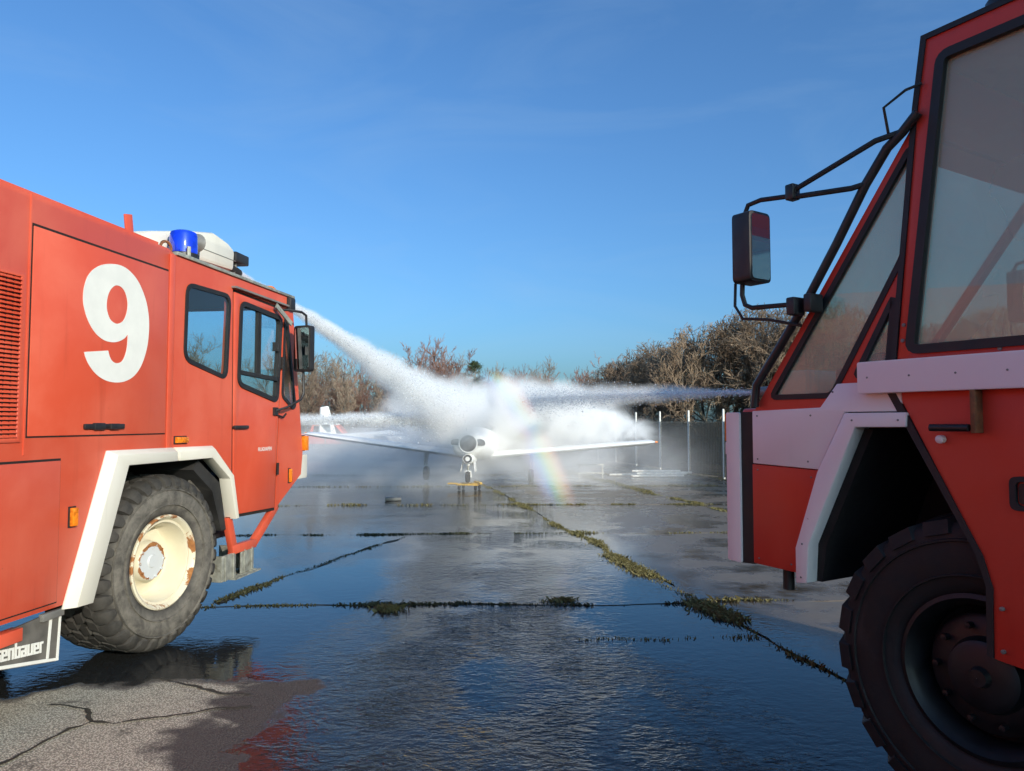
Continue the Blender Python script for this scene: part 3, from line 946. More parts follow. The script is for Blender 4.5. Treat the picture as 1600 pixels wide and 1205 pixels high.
for ch in reversed('Rosenbauer'):
    rows = GL[ch]
    wdt = len(rows[0])
    cx -= wdt * px_
    for ri, row in enumerate(reversed(rows)):
        for ci, v in enumerate(row):
            if v == '1':
                xx = cx + ci * px_
                zz = 0.375 + ri * pz_ + (-1.03 - xx) * 0.13
                lt.box(xx, xx + px_ * 1.01, 0.016, 0.0195, zz, zz + pz_ * 1.01)
    cx -= px_ * 0.42
lt.build('lettering', M['digit'], fl, smooth=0)

# wheel wells and chassis (dark steel between the wheels)
ch = MB()
ch.box(-7.2, 2.25, 0.75, 1.75, 0.55, 1.10)
ch.box(-0.68, 1.12, 0.60, 1.90, 0.62, 1.47)
ch.box(-4.95, -3.65, 0.60, 1.90, 0.62, 1.45)
ch.tube([(0.25, 0.3, 0.67), (0.25, 2.2, 0.67)], 0.09)
ch.tube([(-4.3, 0.3, 0.67), (-4.3, 2.2, 0.67)], 0.09)
ch.build('chassis', M['chassis'], TL)
wl = MB()
wl.plate([(0.62, 1.44), (0.98, 1.22), (1.10, 0.80), (1.02, 0.80), (0.86, 1.16), (0.56, 1.36)], [], 0.03, 2.47)
wl.plate([(-0.38, 1.46), (0.66, 1.46), (0.66, 1.44), (-0.36, 1.44)], [], 0.03, 2.47)
wl.build('wheel_well', M['chassis'], TL)
MB().plate([(0.70, 1.34), (1.06, 1.02), (1.06, 0.80), (0.72, 0.86)], [], 0.14, 0.16).build('splash_guard', M['mudflap'], TL)
MB().box(1.10, 1.35, 0.15, 0.5, 0.70, 0.88).build('tool_box', M['black'], TL, bevel=0.02)
make_wheel(TL, 'wheel', (0.255, 0.045, 0.672), 1, 0.672, 0.56, 'dusty', R(-6))
make_wheel(TL, 'wheel', (0.255, LW - 0.045, 0.672), -1, 0.672, 0.56, 'dusty', R(-6))
make_wheel(TL, 'wheel', (-4.3, 0.03, 0.672), 1, 0.672, 0.56, 'dusty')
make_wheel(TL, 'wheel', (-4.3, LW - 0.03, 0.672), -1, 0.672, 0.56, 'dusty')

# ---- cab: hollow shell with window openings
W1 = fillet([(0.365, 2.855), (1.030, 2.870), (0.992, 2.140), (0.350, 2.255)], 0.09, 5)
DOOR = [(1.100, 2.932), (2.128, 2.915), (1.985, 0.885), (1.148, 0.912)]
SLIT = fillet([(2.165, 2.845), (2.205, 2.845), (2.440, 1.93), (2.385, 1.90), (2.125, 2.02)], 0.05, 4)
cab_outer = [(0.205, 1.475), (0.205, 3.055), (2.335, 3.070), (2.660, 1.42), (2.625, 1.185), (2.02, 0.885), (2.005, 0.878), (2.150, 2.932), (1.085, 2.950), (1.130, 0.905), (1.028, 1.262), (0.730, 1.472)]
def offset_poly(p, d):
    return grow_poly(p, d)
for y0, y1 in ((0.0, 0.045), (LW - 0.045, LW)):
    MB().plate(cab_outer, [W1, SLIT], y0, y1).build('cab_side', red, TL, bevel=0.0)
    out_y = -0.010 if y0 == 0 else LW + 0.010
    a, b = (out_y, 0.012) if y0 == 0 else (LW - 0.012, out_y)
    for wp in (W1, SLIT):
        gl_ = MB().plate(wp, [], (a + b) / 2 - 0.002, (a + b) / 2 + 0.002).build('cab_window', M['glass_l'], TL, smooth=0)
        MB().ringplate(grow_poly(wp, 0.020), grow_poly(wp, -0.016), min(a, b), max(a, b)).build('window_seal', M['rubber'], gl_, smooth=0)
    # door
    W2 = fillet([(1.222, 2.848), (2.050, 2.815), (1.985, 1.965), (1.195, 2.098)], 0.085, 5)
    dq = [(1.108, 2.925), (2.105, 2.905), (1.972, 0.895), (1.155, 0.922)]
    dy = (-0.008, 0.040) if y0 == 0 else (LW - 0.040, LW + 0.008)
    dr = MB().plate(dq, [W2], *dy).build('cab_door', red, TL, bevel=0.004)
    sl = MB().plate(offset_poly(dq, 0.03), [grow_poly(dq, -0.02)], *((0.006, 0.05) if y0 == 0 else (LW - 0.05, LW - 0.006)))
    sl.build('door_seal', M['gap'], TL, smooth=0)
    gy = -0.010 if y0 == 0 else LW + 0.010
    MB().plate(W2, [], *sorted((gy * 0 + (0.004 if y0 == 0 else LW - 0.004), (0.008 if y0 == 0 else LW - 0.008)))).build('door_window', M['glass_l'], dr, smooth=0)
    fy = sorted((-0.022 if y0 == 0 else LW + 0.022, 0.02 if y0 == 0 else LW - 0.02))
    sf = MB().ringplate(grow_poly(W2, 0.022), grow_poly(W2, -0.022), *fy)
    sf.build('window_seal', M['rubber'], dr, smooth=0)
    bars = MB()
    bars.plate([(1.210, 2.225), (2.005, 2.205), (2.003, 2.165), (1.208, 2.190)], [], *fy)
    bars.box(1.590, 1.615, fy[0] + 0.006, fy[1], 2.20, 2.83)
    bars.box(1.555, 1.585, fy[0] + 0.012, fy[1], 2.20, 2.83)
    bars.box(1.93, 1.97, fy[0] - 0.01, fy[1], 2.47, 2.56)
    bars.build('window_bars', M['rubber'], dr, smooth=0)
    hy = (-0.040, -0.005) if y0 == 0 else (LW + 0.005, LW + 0.04)
    MB().box(1.118, 1.362, *hy, 1.690, 1.722).build('handle', M['black'], dr, bevel=0.008)
    if y0 == 0:
        text_obj('lettering', 'FLUGHAFEN', 0.052, M['digit'], dr, (1.60, -0.0100, 1.472), (R(90), 0, 0), 0.0008, 0.0006)
        # hinges and rain gutter
        for z in (1.28, 2.36):
            hg = MB().tube([(2.075 if z > 2 else 2.01, -0.018, z - 0.06), (2.08 if z > 2 else 2.013, -0.018, z + 0.06)], 0.014)
            hg.build('hinge', M['gap'], dr)
        MB().box(1.06, 2.17, -0.045, 0.0, 2.955, 2.972).build('rain_gutter', M['grey'], TL)
        # open quarter vent hung from the gutter
        MB().obox((1.98, -0.075, 2.842), (0.135, -0.02, -0.075), (0, 0.007, 0), (0.014, 0.0, 0.022)).build('rain_deflector', M['galv'], TL)
rf = MB()
rf.plate([(0.205, 3.055), (2.335, 3.070), (2.345, 3.03), (0.205, 3.015)], [], 0.045, LW - 0.045)
rf.build('cab_roof', red, TL)
MB().plate([(0.20, 3.056), (2.36, 3.071), (2.36, 3.098), (0.20, 3.085)], [], -0.02, 0.03).build('roof_rail', M['galv'], TL, bevel=0.004)
fr = MB()
# front: lower apron, windscreen surround, slightly raked
def front_plate(y0, y1, u0, u1, t0=0.0, t1=0.04):
    def P(u, tt):
        a, b = Vector((2.660, 1.42)), Vector((2.335, 3.070))
        q = a.lerp(b, u)
        return (q.x - tt, q.y)
    A, B, C_, D = P(u0, t0), P(u1, t0), P(u1, t1), P(u0, t1)
    fr.plate([A, B, C_, D], [], y0, y1)
front_plate(0.045, LW - 0.045, 0.0, 0.24)
front_plate(0.045, LW - 0.045, 0.93, 1.0)
front_plate(0.045, 0.16, 0.24, 0.93)
front_plate(LW - 0.16, LW - 0.045, 0.24, 0.93)
fr.plate([(2.66, 1.42), (2.62, 1.185), (2.58, 1.185), (2.62, 1.42)], [], 0.045, LW - 0.045)
fr.plate([(2.62, 1.185), (2.02, 0.885), (2.02, 0.92), (2.60, 1.22)], [], 0.045, LW - 0.045)
fr.build('cab_front', red, TL)
a, b = Vector((2.660, 1.42)), Vector((2.335, 3.070))
p0, p1 = a.lerp(b, 0.24), a.lerp(b, 0.93)
MB().plate([tuple(p0), tuple(p1), (p1.x - 0.006, p1.y), (p0.x - 0.006, p0.y)], [], 0.16, LW - 0.16).build('windscreen', M['glass_l'], TL, smooth=0)
MB().plate([(0.205, 1.475), (0.205, 3.0), (0.25, 3.0), (0.25, 1.475)], [], 0.045, LW - 0.045).build('cab_rear_wall', M['inside'], TL)
it = MB()
it.box(1.16, 2.2, 0.06, LW - 0.06, 0.95, 0.98)
it.plate([(2.15, 1.0), (2.15, 1.72), (2.45, 1.78), (2.55, 1.45), (2.5, 1.2)], [], 0.10, LW - 0.10)
it.build('cab_floor', M['inside'], TL)
MB().box(0.26, 2.28, 0.05, LW - 0.05, 2.975, 3.005).build('roof_lining', M['inside'], TL)
def seat(parent, x, y, z, k=1.0):
    s = MB()
    s.box(x - 0.25, x + 0.27, y - 0.24, y + 0.24, z, z + 0.14)
    s.obox((x - 0.27, y, z + 0.46), (0.06, 0, 0.0), (0, 0.23, 0), (-0.09, 0, 0.36))
    s.obox((x - 0.37, y, z + 0.92), (0.04, 0, 0), (0, 0.12, 0), (-0.02, 0, 0.09))
    return s.build('seat', M['seat'], parent, bevel=0.03)
for y in (0.55, LW / 2, LW - 0.55):
    seat(TL, 1.45, y, 1.12)
sw = MB()
ring = []
c0, ax = Vector((1.80, 1.9, 1.95)), Vector((-0.75, 0, 0.66)).normalized()
u_ = Vector((0, 1, 0)); v_ = ax.cross(u_)
sw.tube([c0 + (u_ * math.cos(k * math.pi / 12) + v_ * math.sin(k * math.pi / 12)) * 0.24 for k in range(25)], 0.016, 6)
sw.tube([c0, c0 - ax * 0.35], 0.03, 6)
sw.build('steering_wheel', M['black'], TL)

# roof: foam monitor housing, beacon, horn, work lamp, rings, fin, marker
def chamf(x0, x1, z0, z1, c0, c1):
    return [(x0, z0), (x1, z0), (x1 + 0.0, z1 - c1 * 0.75), (x1 - c1, z1), (x0 + c0, z1), (x0, z1 - c0)]
MY = 0.30
mo = MB()
mo.plate([(0.26, 3.14), (1.00, 3.205), (1.66, 3.235), (1.68, 3.44), (1.55, 3.49), (1.29, 3.525), (0.90, 3.44), (0.34, 3.295), (0.26, 3.235)], [], MY, MY + 0.62)
mon = mo.build('roof_monitor', M['cream'], TL, bevel=0.035)
MB().plate([(0.95, 3.320), (1.685, 3.335), (1.685, 3.341), (0.95, 3.326)], [], MY - 0.004, MY + 0.624).build('housing_seam', M['grey'], mon)
mb_ = MB().box(1.1, 1.5, MY + 0.1, MY + 0.52, 3.07, 3.225)
mb_.tube([(1.62, MY + 0.10, 3.29), (1.90, MY + 0.08, 3.26)], [0.07, 0.045], 16)
mb_.build('monitor_base', M['chassis'], mon, bevel=0.01)
gg = MB()
def ringmesh(mb, c, r, rt, axis):
    ax = Vector(axis).normalized(); u = ax.orthogonal().normalized(); v = ax.cross(u)
    mb.tube([Vector(c) + (u * math.cos(k * math.pi / 9) + v * math.sin(k * math.pi / 9)) * r for k in range(19)], rt, 6, False)
ga = MB().lathe([(0.05, 0.03), (0.052, -0.02), (0.046, -0.022), (0.044, -0.012)], 24, (0.93, MY - 0.005, 3.26))
ga.build('gauge_rim', M['rust'], mon)
MB().lathe([(0.045, -0.012), (0.001, -0.013)], 24, (0.93, MY - 0.005, 3.26)).build('gauge_face', M['digit'], mon)
ey = MB(); ringmesh(ey, (0.27, 0.13, 3.135), 0.05, 0.012, (0.3, 1, 0)); ey.build('lifting_eye', M['rust'], TL)
bl = empty('beacon', (0.56, 0.16, 3.085), 0, TL)
MB().lathe([(0.125, 0.0), (0.125, 0.06), (0.10, 0.068), (0.001, 0.068)], 28, axis='z').build('beacon_base', M['black'], bl)
MB().lathe([(0.110, 0.066), (0.112, 0.09), (0.108, 0.22), (0.100, 0.243), (0.07, 0.257), (0.001, 0.26)], 28, axis='z').build('beacon_lens', M['beacon'], bl)
MB().tube([(-0.10, -0.11, 0.0), (-0.10, -0.11, 0.10)], 0.016, 8).build('fixing_bolt', M['galv'], bl)
hr = MB().lathe([(0.02, -0.10), (0.03, 0.0), (0.06, 0.08), (0.085, 0.11), (0.08, 0.11), (0.001, 0.05)], 20, (0.80, 0.25, 3.33), axis='x')
hr.tube([(0.76, 0.25, 3.33), (0.76, 0.25, 3.09)], 0.02, 8)
hr.build('horn', M['grey'], TL)
wlp = empty('work_lamp', (1.74, MY + 0.05, 3.36), 0, TL)
MB().box(-0.06, 0.20, -0.06, 0.08, -0.02, 0.08).build('lamp_housing', M['black'], wlp, bevel=0.012)
MB().tube([(0.03, 0, -0.02), (0.03, 0.0, -0.10), (-0.05, 0.02, -0.16), (-0.12, 0.03, -0.35)], 0.014, 8).build('lamp_bracket', M['grey'], wlp)
MB().obox((0.06, 0.30, 3.22), (0.045, 0, 0.01), (0, 0.008, 0), (-0.022, 0, 0.125)).build('ladder_fin', red, TL, bevel=0.006)
al = MB().lathe([(0.075, 0.0), (0.075, 0.035), (0.055, 0.055), (0.001, 0.06)], 20, (1.98, 0.10, 3.082), axis='z')
al.build('amber_roof_lamp', M['amber'], TL)
# mirror on tubular arms
ma = MB()
ma.tube([(2.00, 0.0, 2.895), (2.03, -0.10, 2.90), (2.16, -0.185, 2.895), (2.24, -0.20, 2.87), (2.255, -0.20, 2.74)], 0.013, 8)
ma.build('mirror_arm', M['black'], TL)
ma = MB()
ma.tube([(2.19, -0.20, 2.28), (2.205, -0.20, 2.06), (2.16, -0.19, 1.985), (2.02, -0.10, 1.90), (1.93, -0.01, 1.86)], 0.013, 8)
ma.tube([(1.96, -0.01, 1.83), (2.10, -0.03, 1.80), (2.14, -0.04, 1.84)], 0.010, 6)
ma.box(1.90, 1.98, -0.03, 0.0, 1.82, 1.90)
ma.build('mirror_arm', M['black'], TL)
mi = MB().plate(fillet([(-0.105, -0.24), (0.105, -0.24), (0.105, 0.24), (-0.105, 0.24)], 0.035), [], -0.035, 0.035, axis='x')
mir = mi.build('mirror', M['black'], TL, (2.185, -0.205, 2.515), (0, 0, R(-14)), bevel=0.012)
MB().plate(fillet([(-0.088, -0.215), (0.088, -0.215), (0.088, 0.215), (-0.088, 0.215)], 0.03), [], -0.0405, -0.0365, axis='x').build('mirror_glass', M['mirror'], mir, smooth=0)
MB().box(2.20, 2.32, -0.05, 0.06, 2.93, 3.065).build('front_lamp', M['black'], TL, bevel=0.015)
# front corner lamp, bumper, step hanger, step
lamp('corner_lamp', 2.66, 2.74, 1.44, 1.60, 0.02, 0.06)
MB().plate(fillet([(2.50, 1.13), (2.86, 1.13), (2.86, 1.39), (2.50, 1.39)], 0.03), [], 0.03, LW - 0.03).build('bumper', M['cream'], TL, bevel=0.015)
lamp('marker_lamp', 2.30, 2.335, 1.12, 1.26)
fm = MB()
fm.box(2.70, 3.0, 1.05, 1.45, 1.39, 1.62)
fm.tube([(2.95, 1.25, 1.72), (3.45, 1.25, 1.75)], [0.07, 0.035], 14)
fm.lathe([(0.12, 0.0), (0.12, 0.2), (0.06, 0.26)], 16, (2.87, 1.25, 1.58), axis='z')
fm.build('bumper_monitor', M['cream'], TL, bevel=0.01)
sb = MB()
def bar(mb, a, b, w, y0, y1):
    a, b = Vector(a), Vector(b)
    d = (b - a).normalized(); n_ = Vector((-d.y, d.x)) * w
    mb.plate([tuple(a + n_), tuple(b + n_), tuple(b - n_), tuple(a - n_)], [], y0, y1)
bar(sb, (1.125, 0.90), (1.245, 0.585), 0.045, 0.01, 0.06)
bar(sb, (1.20, 0.600), (1.64, 0.600), 0.040, 0.006, 0.064)
bar(sb, (1.60, 0.590), (2.09, 0.905), 0.045, 0.01, 0.06)
sb.build('step_hanger', red, TL, bevel=0.006)
st = MB()
st.box(1.02, 1.26, 0.015, 0.03, 0.35, 0.575)
st.box(1.36, 1.60, 0.015, 0.03, 0.36, 0.575)
st.box(1.06, 1.075, 0.002, 0.015, 0.35, 0.575); st.box(1.20, 1.215, 0.002, 0.015, 0.35, 0.575)
st.box(1.40, 1.415, 0.002, 0.015, 0.36, 0.575); st.box(1.54, 1.555, 0.002, 0.015, 0.36, 0.575)
st.box(1.02, 1.04, 0.03, 0.36, 0.35, 0.575); st.box(1.58, 1.60, 0.03, 0.36, 0.36, 0.575)
st.build('step_box', M['galv'], TL, bevel=0.003)
tp = MB().box(1.20, 1.68, -0.02, 0.34, 0.335, 0.350)
for i in range(7):
    for k in range(3):
        tp.box(1.23 + i * 0.062, 1.26 + i * 0.062, 0.0 + k * 0.10, 0.05 + k * 0.10, 0.350, 0.358)
tp.build('step_tread', M['galv'], TL)

# ================================================================== right fire truck (local x forward, visible side y = 0 looks to +y, body to -y)
RW = 2.5
TR = empty('fire_truck', (1.834, 3.240, 0), R(90 + 31))
tag(TR, 'red and white fire truck in shade with steep slanted cab glass and black mirror', 'fire truck')
rr_ = M['red_r']; wr = M['white_r']
def both(fn):
    """call fn(y_out, sign) for the visible side (0, outward +) and the far side"""
    fn(0.0, 1.0)
    fn(-RW, -1.0)
def pl(outer, holes, a, b, side, sg):
    y0, y1 = side + sg * a, side + sg * b
    return MB().plate(outer, holes, min(y0, y1), max(y0, y1))
def plr(outer, inner, a, b, side, sg):
    y0, y1 = side + sg * a, side + sg * b
    return MB().ringplate(outer, inner, min(y0, y1), max(y0, y1))
# cab side: front quarter light, small triangle, door window
TRI = fillet([(0.845, 1.885), (0.480, 1.885), (0.098, 2.515), (0.048, 3.000)], 0.035, 4)
TRI2 = fillet([(0.150, 2.320), (0.345, 1.975), (0.190, 1.975)], 0.02, 3)
BIG = fillet([(-0.112, 3.345), (-1.30, 3.345), (-1.30, 2.085), (0.060, 2.085)], 0.03, 4)
q_outer = [(0.975, 1.800), (0.045, 3.085), (0.010, 3.10), (0.150, 2.00), (0.160, 1.800)]
door_outer = [(0.150, 1.90), (0.012, 3.17), (-0.030, 3.460), (-1.45, 3.460), (-1.45, 1.90)]
def cab_r(side, sg):
    pl(q_outer, [TRI, TRI2], -0.045, -0.004, side, sg).build('cab_side', rr_, TR, bevel=0.0)
    for wp in (TRI, TRI2):
        g_ = pl(wp, [], -0.022, -0.018, side, sg).build('cab_window', M['glass_r'], TR, smooth=0)
        plr(grow_poly(wp, 0.016), grow_poly(wp, -0.012), -0.026, 0.002, side, sg).build('window_seal', M['rubber'], g_, smooth=0)
    d_ = pl(door_outer, [BIG], -0.045, 0.006, side, sg).build('cab_door', rr_, TR, bevel=0.004)
    pl(BIG, [], -0.014, -0.010, side, sg).build('door_window', M['glass_r'], d_, smooth=0)
    plr(grow_poly(BIG, 0.030), grow_poly(BIG, -0.010), -0.02, 0.020, side, sg).build('window_seal', M['rubber'], d_, smooth=0)
    # black edge strip up the front of the door frame
    e = [(0.175, 1.93), (0.030, 3.17), (-0.018, 3.480), (-1.45, 3.480), (-1.45, 3.455), (-0.040, 3.455), (0.006, 3.165), (0.150, 1.93)]
    pl(e, [], -0.03, 0.014, side, sg).build('door_edge_seal', M['rubber'], d_, smooth=0)
    # white body panels
    P1 = [(0.975, 1.812), (0.545, 1.824), (0.448, 1.940), (0.120, 1.940), (0.120, 1.800), (0.408, 1.800), (0.560, 1.512), (0.975, 1.524)]
    pl(P1, [], -0.03, 0.006, side, sg).build('front_panel', wr, TR, bevel=0.006)
    LEG = [(0.400, 1.795), (0.092, 1.795), (0.095, 1.728), (0.345, 1.726), (0.618, 1.130), (0.632, 0.935), (0.697, 0.925), (0.697, 1.105), (0.560, 1.500)]
    pl(LEG, [], -0.10, 0.020, side, sg).build('arch_flare', wr, TR, bevel=0.006)
    P2 = [(0.988, 1.520), (0.555, 1.508), (0.690, 1.108), (0.700, 0.972), (0.988, 0.978)]
    pl(P2, [], -0.03, -0.004, side, sg).build('lower_panel', rr_, TR, bevel=0.005)
    pl(fillet([(0.300, 2.032), (-7.6, 2.032), (-7.6, 1.885), (0.300, 1.885)], 0.012), [], -0.02, 0.060, side, sg).build('white_band', wr, TR, bevel=0.014)
    RP = [(0.150, 1.900), (-0.205, 1.197), (-0.240, 1.073), (-0.236, 0.790), (-0.42, 0.770), (-1.10, 0.68), (-1.45, 0.68), (-1.45, 1.900)]
    rp_ = pl(RP, [], -0.04, 0.000, side, sg).build('rear_panel', rr_, TR, bevel=0.005)
    ED = [(0.185, 1.883), (-0.180, 1.205), (-0.217, 1.080), (-0.213, 0.800), (-0.236, 0.795), (-0.243, 1.073), (-0.208, 1.200), (0.145, 1.883)]
    pl(ED, [], -0.05, 0.008, side, sg).build('arch_edge_seal', M['rubber'], rp_, smooth=0)
    # bumper end, black strip
    pl(fillet([(1.165, 1.806), (1.165, 0.972), (1.068, 0.966), (1.068, 1.806)], 0.012), [], -0.35, 0.004, side, sg).build('bumper_end', wr, TR, bevel=0.012)
    pl([(1.072, 1.808), (1.072, 0.966), (0.985, 0.972), (0.985, 1.808)], [], -0.25, -0.010, side, sg).build('rubber_strip', M['rubber'], TR)
both(cab_r)
# fittings on the visible door panel
hb_ = MB().tube([(-0.035, 0.055, 1.727), (-0.195, 0.055, 1.727)], 0.016, 10)
hb_.build('grab_handle', M['black'], TR)
MB().box(-0.225, -0.203, 0.0, 0.062, 1.705, 1.885).build('handle_bracket', M['rust'], TR, bevel=0.004)
MB().lathe([(0.018, 0.0), (0.018, 0.025), (0.010, 0.032), (0.001, 0.033)], 12, (-0.055, 0.0, 1.677)).build('knob', wr, TR)
MB().plate(fillet([(-0.322, 1.535), (-0.60, 1.535), (-0.60, 1.400), (-0.322, 1.400)], 0.03), [fillet([(-0.345, 1.515), (-0.58, 1.515), (-0.58, 1.420), (-0.345, 1.420)], 0.02)], 0.0, 0.02).build('latch_frame', M['rubber'], TR, smooth=0)
MB().plate(fillet([(-0.35, 1.51), (-0.575, 1.51), (-0.575, 1.425), (-0.35, 1.425)], 0.02), [], 0.0, 0.006).build('latch', M['black'], TR)
bo = MB()
bpts = [(0.94, 1.785), (0.94, 1.55), (0.60, 1.785), (0.62, 1.55), (0.47, 1.90), (0.30, 1.915), (0.665, 0.96), (0.655, 1.13), (0.36, 1.76), (0.13, 1.76), (0.95, 1.49), (0.95, 1.01), (0.74, 1.01), (0.61, 1.47)]
for (bx_, bz_) in bpts:
    yb = 0.020 if (bx_, bz_) in ((0.665, 0.96), (0.655, 1.13), (0.36, 1.76), (0.13, 1.76)) else (-0.004 if bz_ < 1.5 else 0.006)
    bo.lathe([(0.005, yb), (0.005, yb + 0.002), (0.003, yb + 0.004), (0.0005, yb + 0.004)], 8, (bx_, 0, bz_))
for k in range(9):
    bo.lathe([(0.0045, 0.060), (0.0045, 0.062), (0.0005, 0.063)], 8, (0.25 - 0.2 * k, 0, 1.958))
for (bx_, bz_) in ((0.105, 2.12), (0.098, 2.19), (-0.02, 3.40), (-0.30, 2.05), (-0.275, 1.0), (-0.275, 0.83)):
    bo.lathe([(0.009, 0.0), (0.009, 0.011), (0.0005, 0.013)], 8, (bx_, 0, bz_))
b_ = bo.build('bolts', M['grey'], TR)
b_['kind'] = 'stuff'
# front: slanted windscreen with frame, apron, bumper
fr = MB()
def wsq(u0, u1, y0, y1, th=0.035):
    a, b = Vector((0.985, 1.80)), Vector((0.048, 3.080))
    d = (b - a).normalized(); n_ = Vector((-d.y, d.x)) * -1
    p, q = a.lerp(b, u0), a.lerp(b, u1)
    return [tuple(p), tuple(q), tuple(q - n_ * th), tuple(p - n_ * th)], y0, y1
for u0, u1, y0, y1 in ((0, 0.06, -RW + 0.05, -0.05), (0.93, 1.0, -RW + 0.05, -0.05), (0, 1, -0.075, -0.0465), (0, 1, -RW + 0.0465, -RW + 0.075), (0.06, 0.93, -RW / 2 - 0.03, -RW / 2 + 0.03)):
    pg, a_, b_ = wsq(u0, u1, y0, y1)
    fr.plate(pg, [], a_, b_)
fr.build('windscreen_frame', rr_, TR)
for (ya, yb) in ((-RW + 0.10, -RW / 2 - 0.03), (-RW / 2 + 0.03, -0.10)):
    pg, a_, b_ = wsq(0.06, 0.93, ya, yb, 0.006)
    MB().plate(pg, [], a_, b_).build('windscreen', M['glass_r'], TR, smooth=0)
ra = MB()
ra.plate([(0.052, 3.050), (-0.035, 3.455), (-0.07, 3.455), (0.0, 3.050)], [], -RW + 0.046, -0.046)
ra.plate([(-0.03, 3.455), (-1.45, 3.455), (-1.45, 3.42), (-0.06, 3.42)], [], -RW + 0.046, -0.046)
ra.build('cab_roof', rr_, TR)
MB().box(-1.44, -0.03, -RW + 0.03, -0.03, 3.352, 3.41).build('roof_lining', M['inside_lt'], TR)
fp = MB()
fp.box(1.00, 1.06, -RW + 0.36, -0.36, 0.98, 1.80)
fp.box(0.93, 1.06, -RW + 0.05, -0.05, 1.775, 1.80)
fp.build('front_apron', rr_, TR)
MB().box(1.06, 1.72, -1.75, -0.75, 1.10, 1.845).build('monitor_platform', rr_, TR, bevel=0.02)
MB().box(1.165, 1.30, -RW + 0.02, -0.36, 0.98, 1.30).build('bumper', wr, TR, bevel=0.03)
bm_ = MB()
bm_.plate([(1.26, 1.90), (1.56, 1.90), (1.57, 2.03), (1.50, 2.10), (1.32, 2.10), (1.25, 2.03)], [], -1.36, -0.94)
bm = bm_.build('bumper_monitor', M['cream'], TR, bevel=0.03)
b2 = MB().lathe([(0.12, 1.845), (0.12, 1.88), (0.07, 1.91)], 16, (1.40, -1.15, 0), axis='z')
b2.tube([(1.55, -1.15, 1.97), (1.95, -1.15, 1.975)], [0.06, 0.035], 14)
b2.build('monitor_nozzle', M['grey'], bm)
# wheel wells, chassis
cc = MB()
cc.box(-7.2, 0.62, -1.75, -0.75, 0.60, 1.15)
cc.box(-0.98, 0.62, -1.70, -0.80, 1.0, 1.76)
cc.plate([(0.60, 0.94), (0.66, 0.94), (0.63, 1.13), (0.36, 1.72), (0.30, 1.72), (0.57, 1.13)], [], -RW + 0.06, -0.06)
cc.plate([(0.36, 1.74), (0.36, 1.78), (-1.1, 1.78), (-1.1, 1.74)], [], -RW + 0.06, -0.06)
cc.tube([(-0.15, -0.3, 0.68), (-0.15, -2.2, 0.68)], 0.10)
cc.tube([(-4.6, -0.3, 0.68), (-4.6, -2.2, 0.68)], 0.10)
cc.box(-1.44, 0.98, -RW + 0.06, -0.06, 1.79, 1.82)
cc.build('chassis', M['gap'], TR)
wsd = MB()
wsd.plate([(0.60, 0.95), (0.35, 1.72), (-1.1, 1.72), (-1.1, 0.95)], [], -0.80, -0.78)
wsd.plate([(0.60, 0.95), (0.35, 1.72), (-1.1, 1.72), (-1.1, 0.95)], [], -RW + 0.78, -RW + 0.80)
wsd.build('wheel_well', M['gap'], TR)
make_wheel(TR, 'wheel', (-0.150, -0.045, 0.682), -1, 0.682, 0.50, 'lug')
make_wheel(TR, 'wheel', (-0.150, -RW + 0.045, 0.682), 1, 0.682, 0.50, 'lug')
make_wheel(TR, 'wheel', (-4.6, -0.055, 0.682), -1, 0.682, 0.50, 'lug')
make_wheel(TR, 'wheel', (-4.6, -RW + 0.055, 0.682), 1, 0.682, 0.50, 'lug')
MB().tube([(0.835, -0.10, 0.99), (0.835, -0.10, 0.855)], 0.030, 12).build('drain_pipe', M['black'], TR)
# rear superstructure
MB().plate([(-1.47, 0.70), (-1.47, 3.35), (-7.6, 3.35), (-7.6, 0.80), (-5.4, 0.75), (-5.2, 1.45), (-4.0, 1.45), (-3.8, 0.70)], [], -RW + 0.0, 0.0).build('body', rr_, TR, bevel=0.012)
# interior
for y in (-0.6, -RW + 0.6):
    s_ = seat(TR, -0.62, y, 1.88)
MB().plate([(0.55, 1.83), (0.55, 2.02), (0.30, 2.10), (0.18, 1.83)], [], -RW + 0.12, -0.12).build('dashboard', M['inside'], TR, bevel=0.02)
MB().box(-1.44, -1.40, -RW + 0.06, -0.06, 1.85, 3.36).build('cab_rear_wall', M['inside_lt'], TR)
sw = MB()
c0, ax = Vector((0.02, -RW + 0.62, 2.35)), Vector((-0.8, 0, 0.6)).normalized()
u_ = Vector((0, 1, 0)); v_ = ax.cross(u_)
sw.tube([c0 + (u_ * math.cos(k * math.pi / 12) + v_ * math.sin(k * math.pi / 12)) * 0.24 for k in range(25)], 0.014, 6)
sw.tube([c0, c0 - ax * 0.4], 0.03, 6)
sw.build('steering_wheel', M['black'], TR)
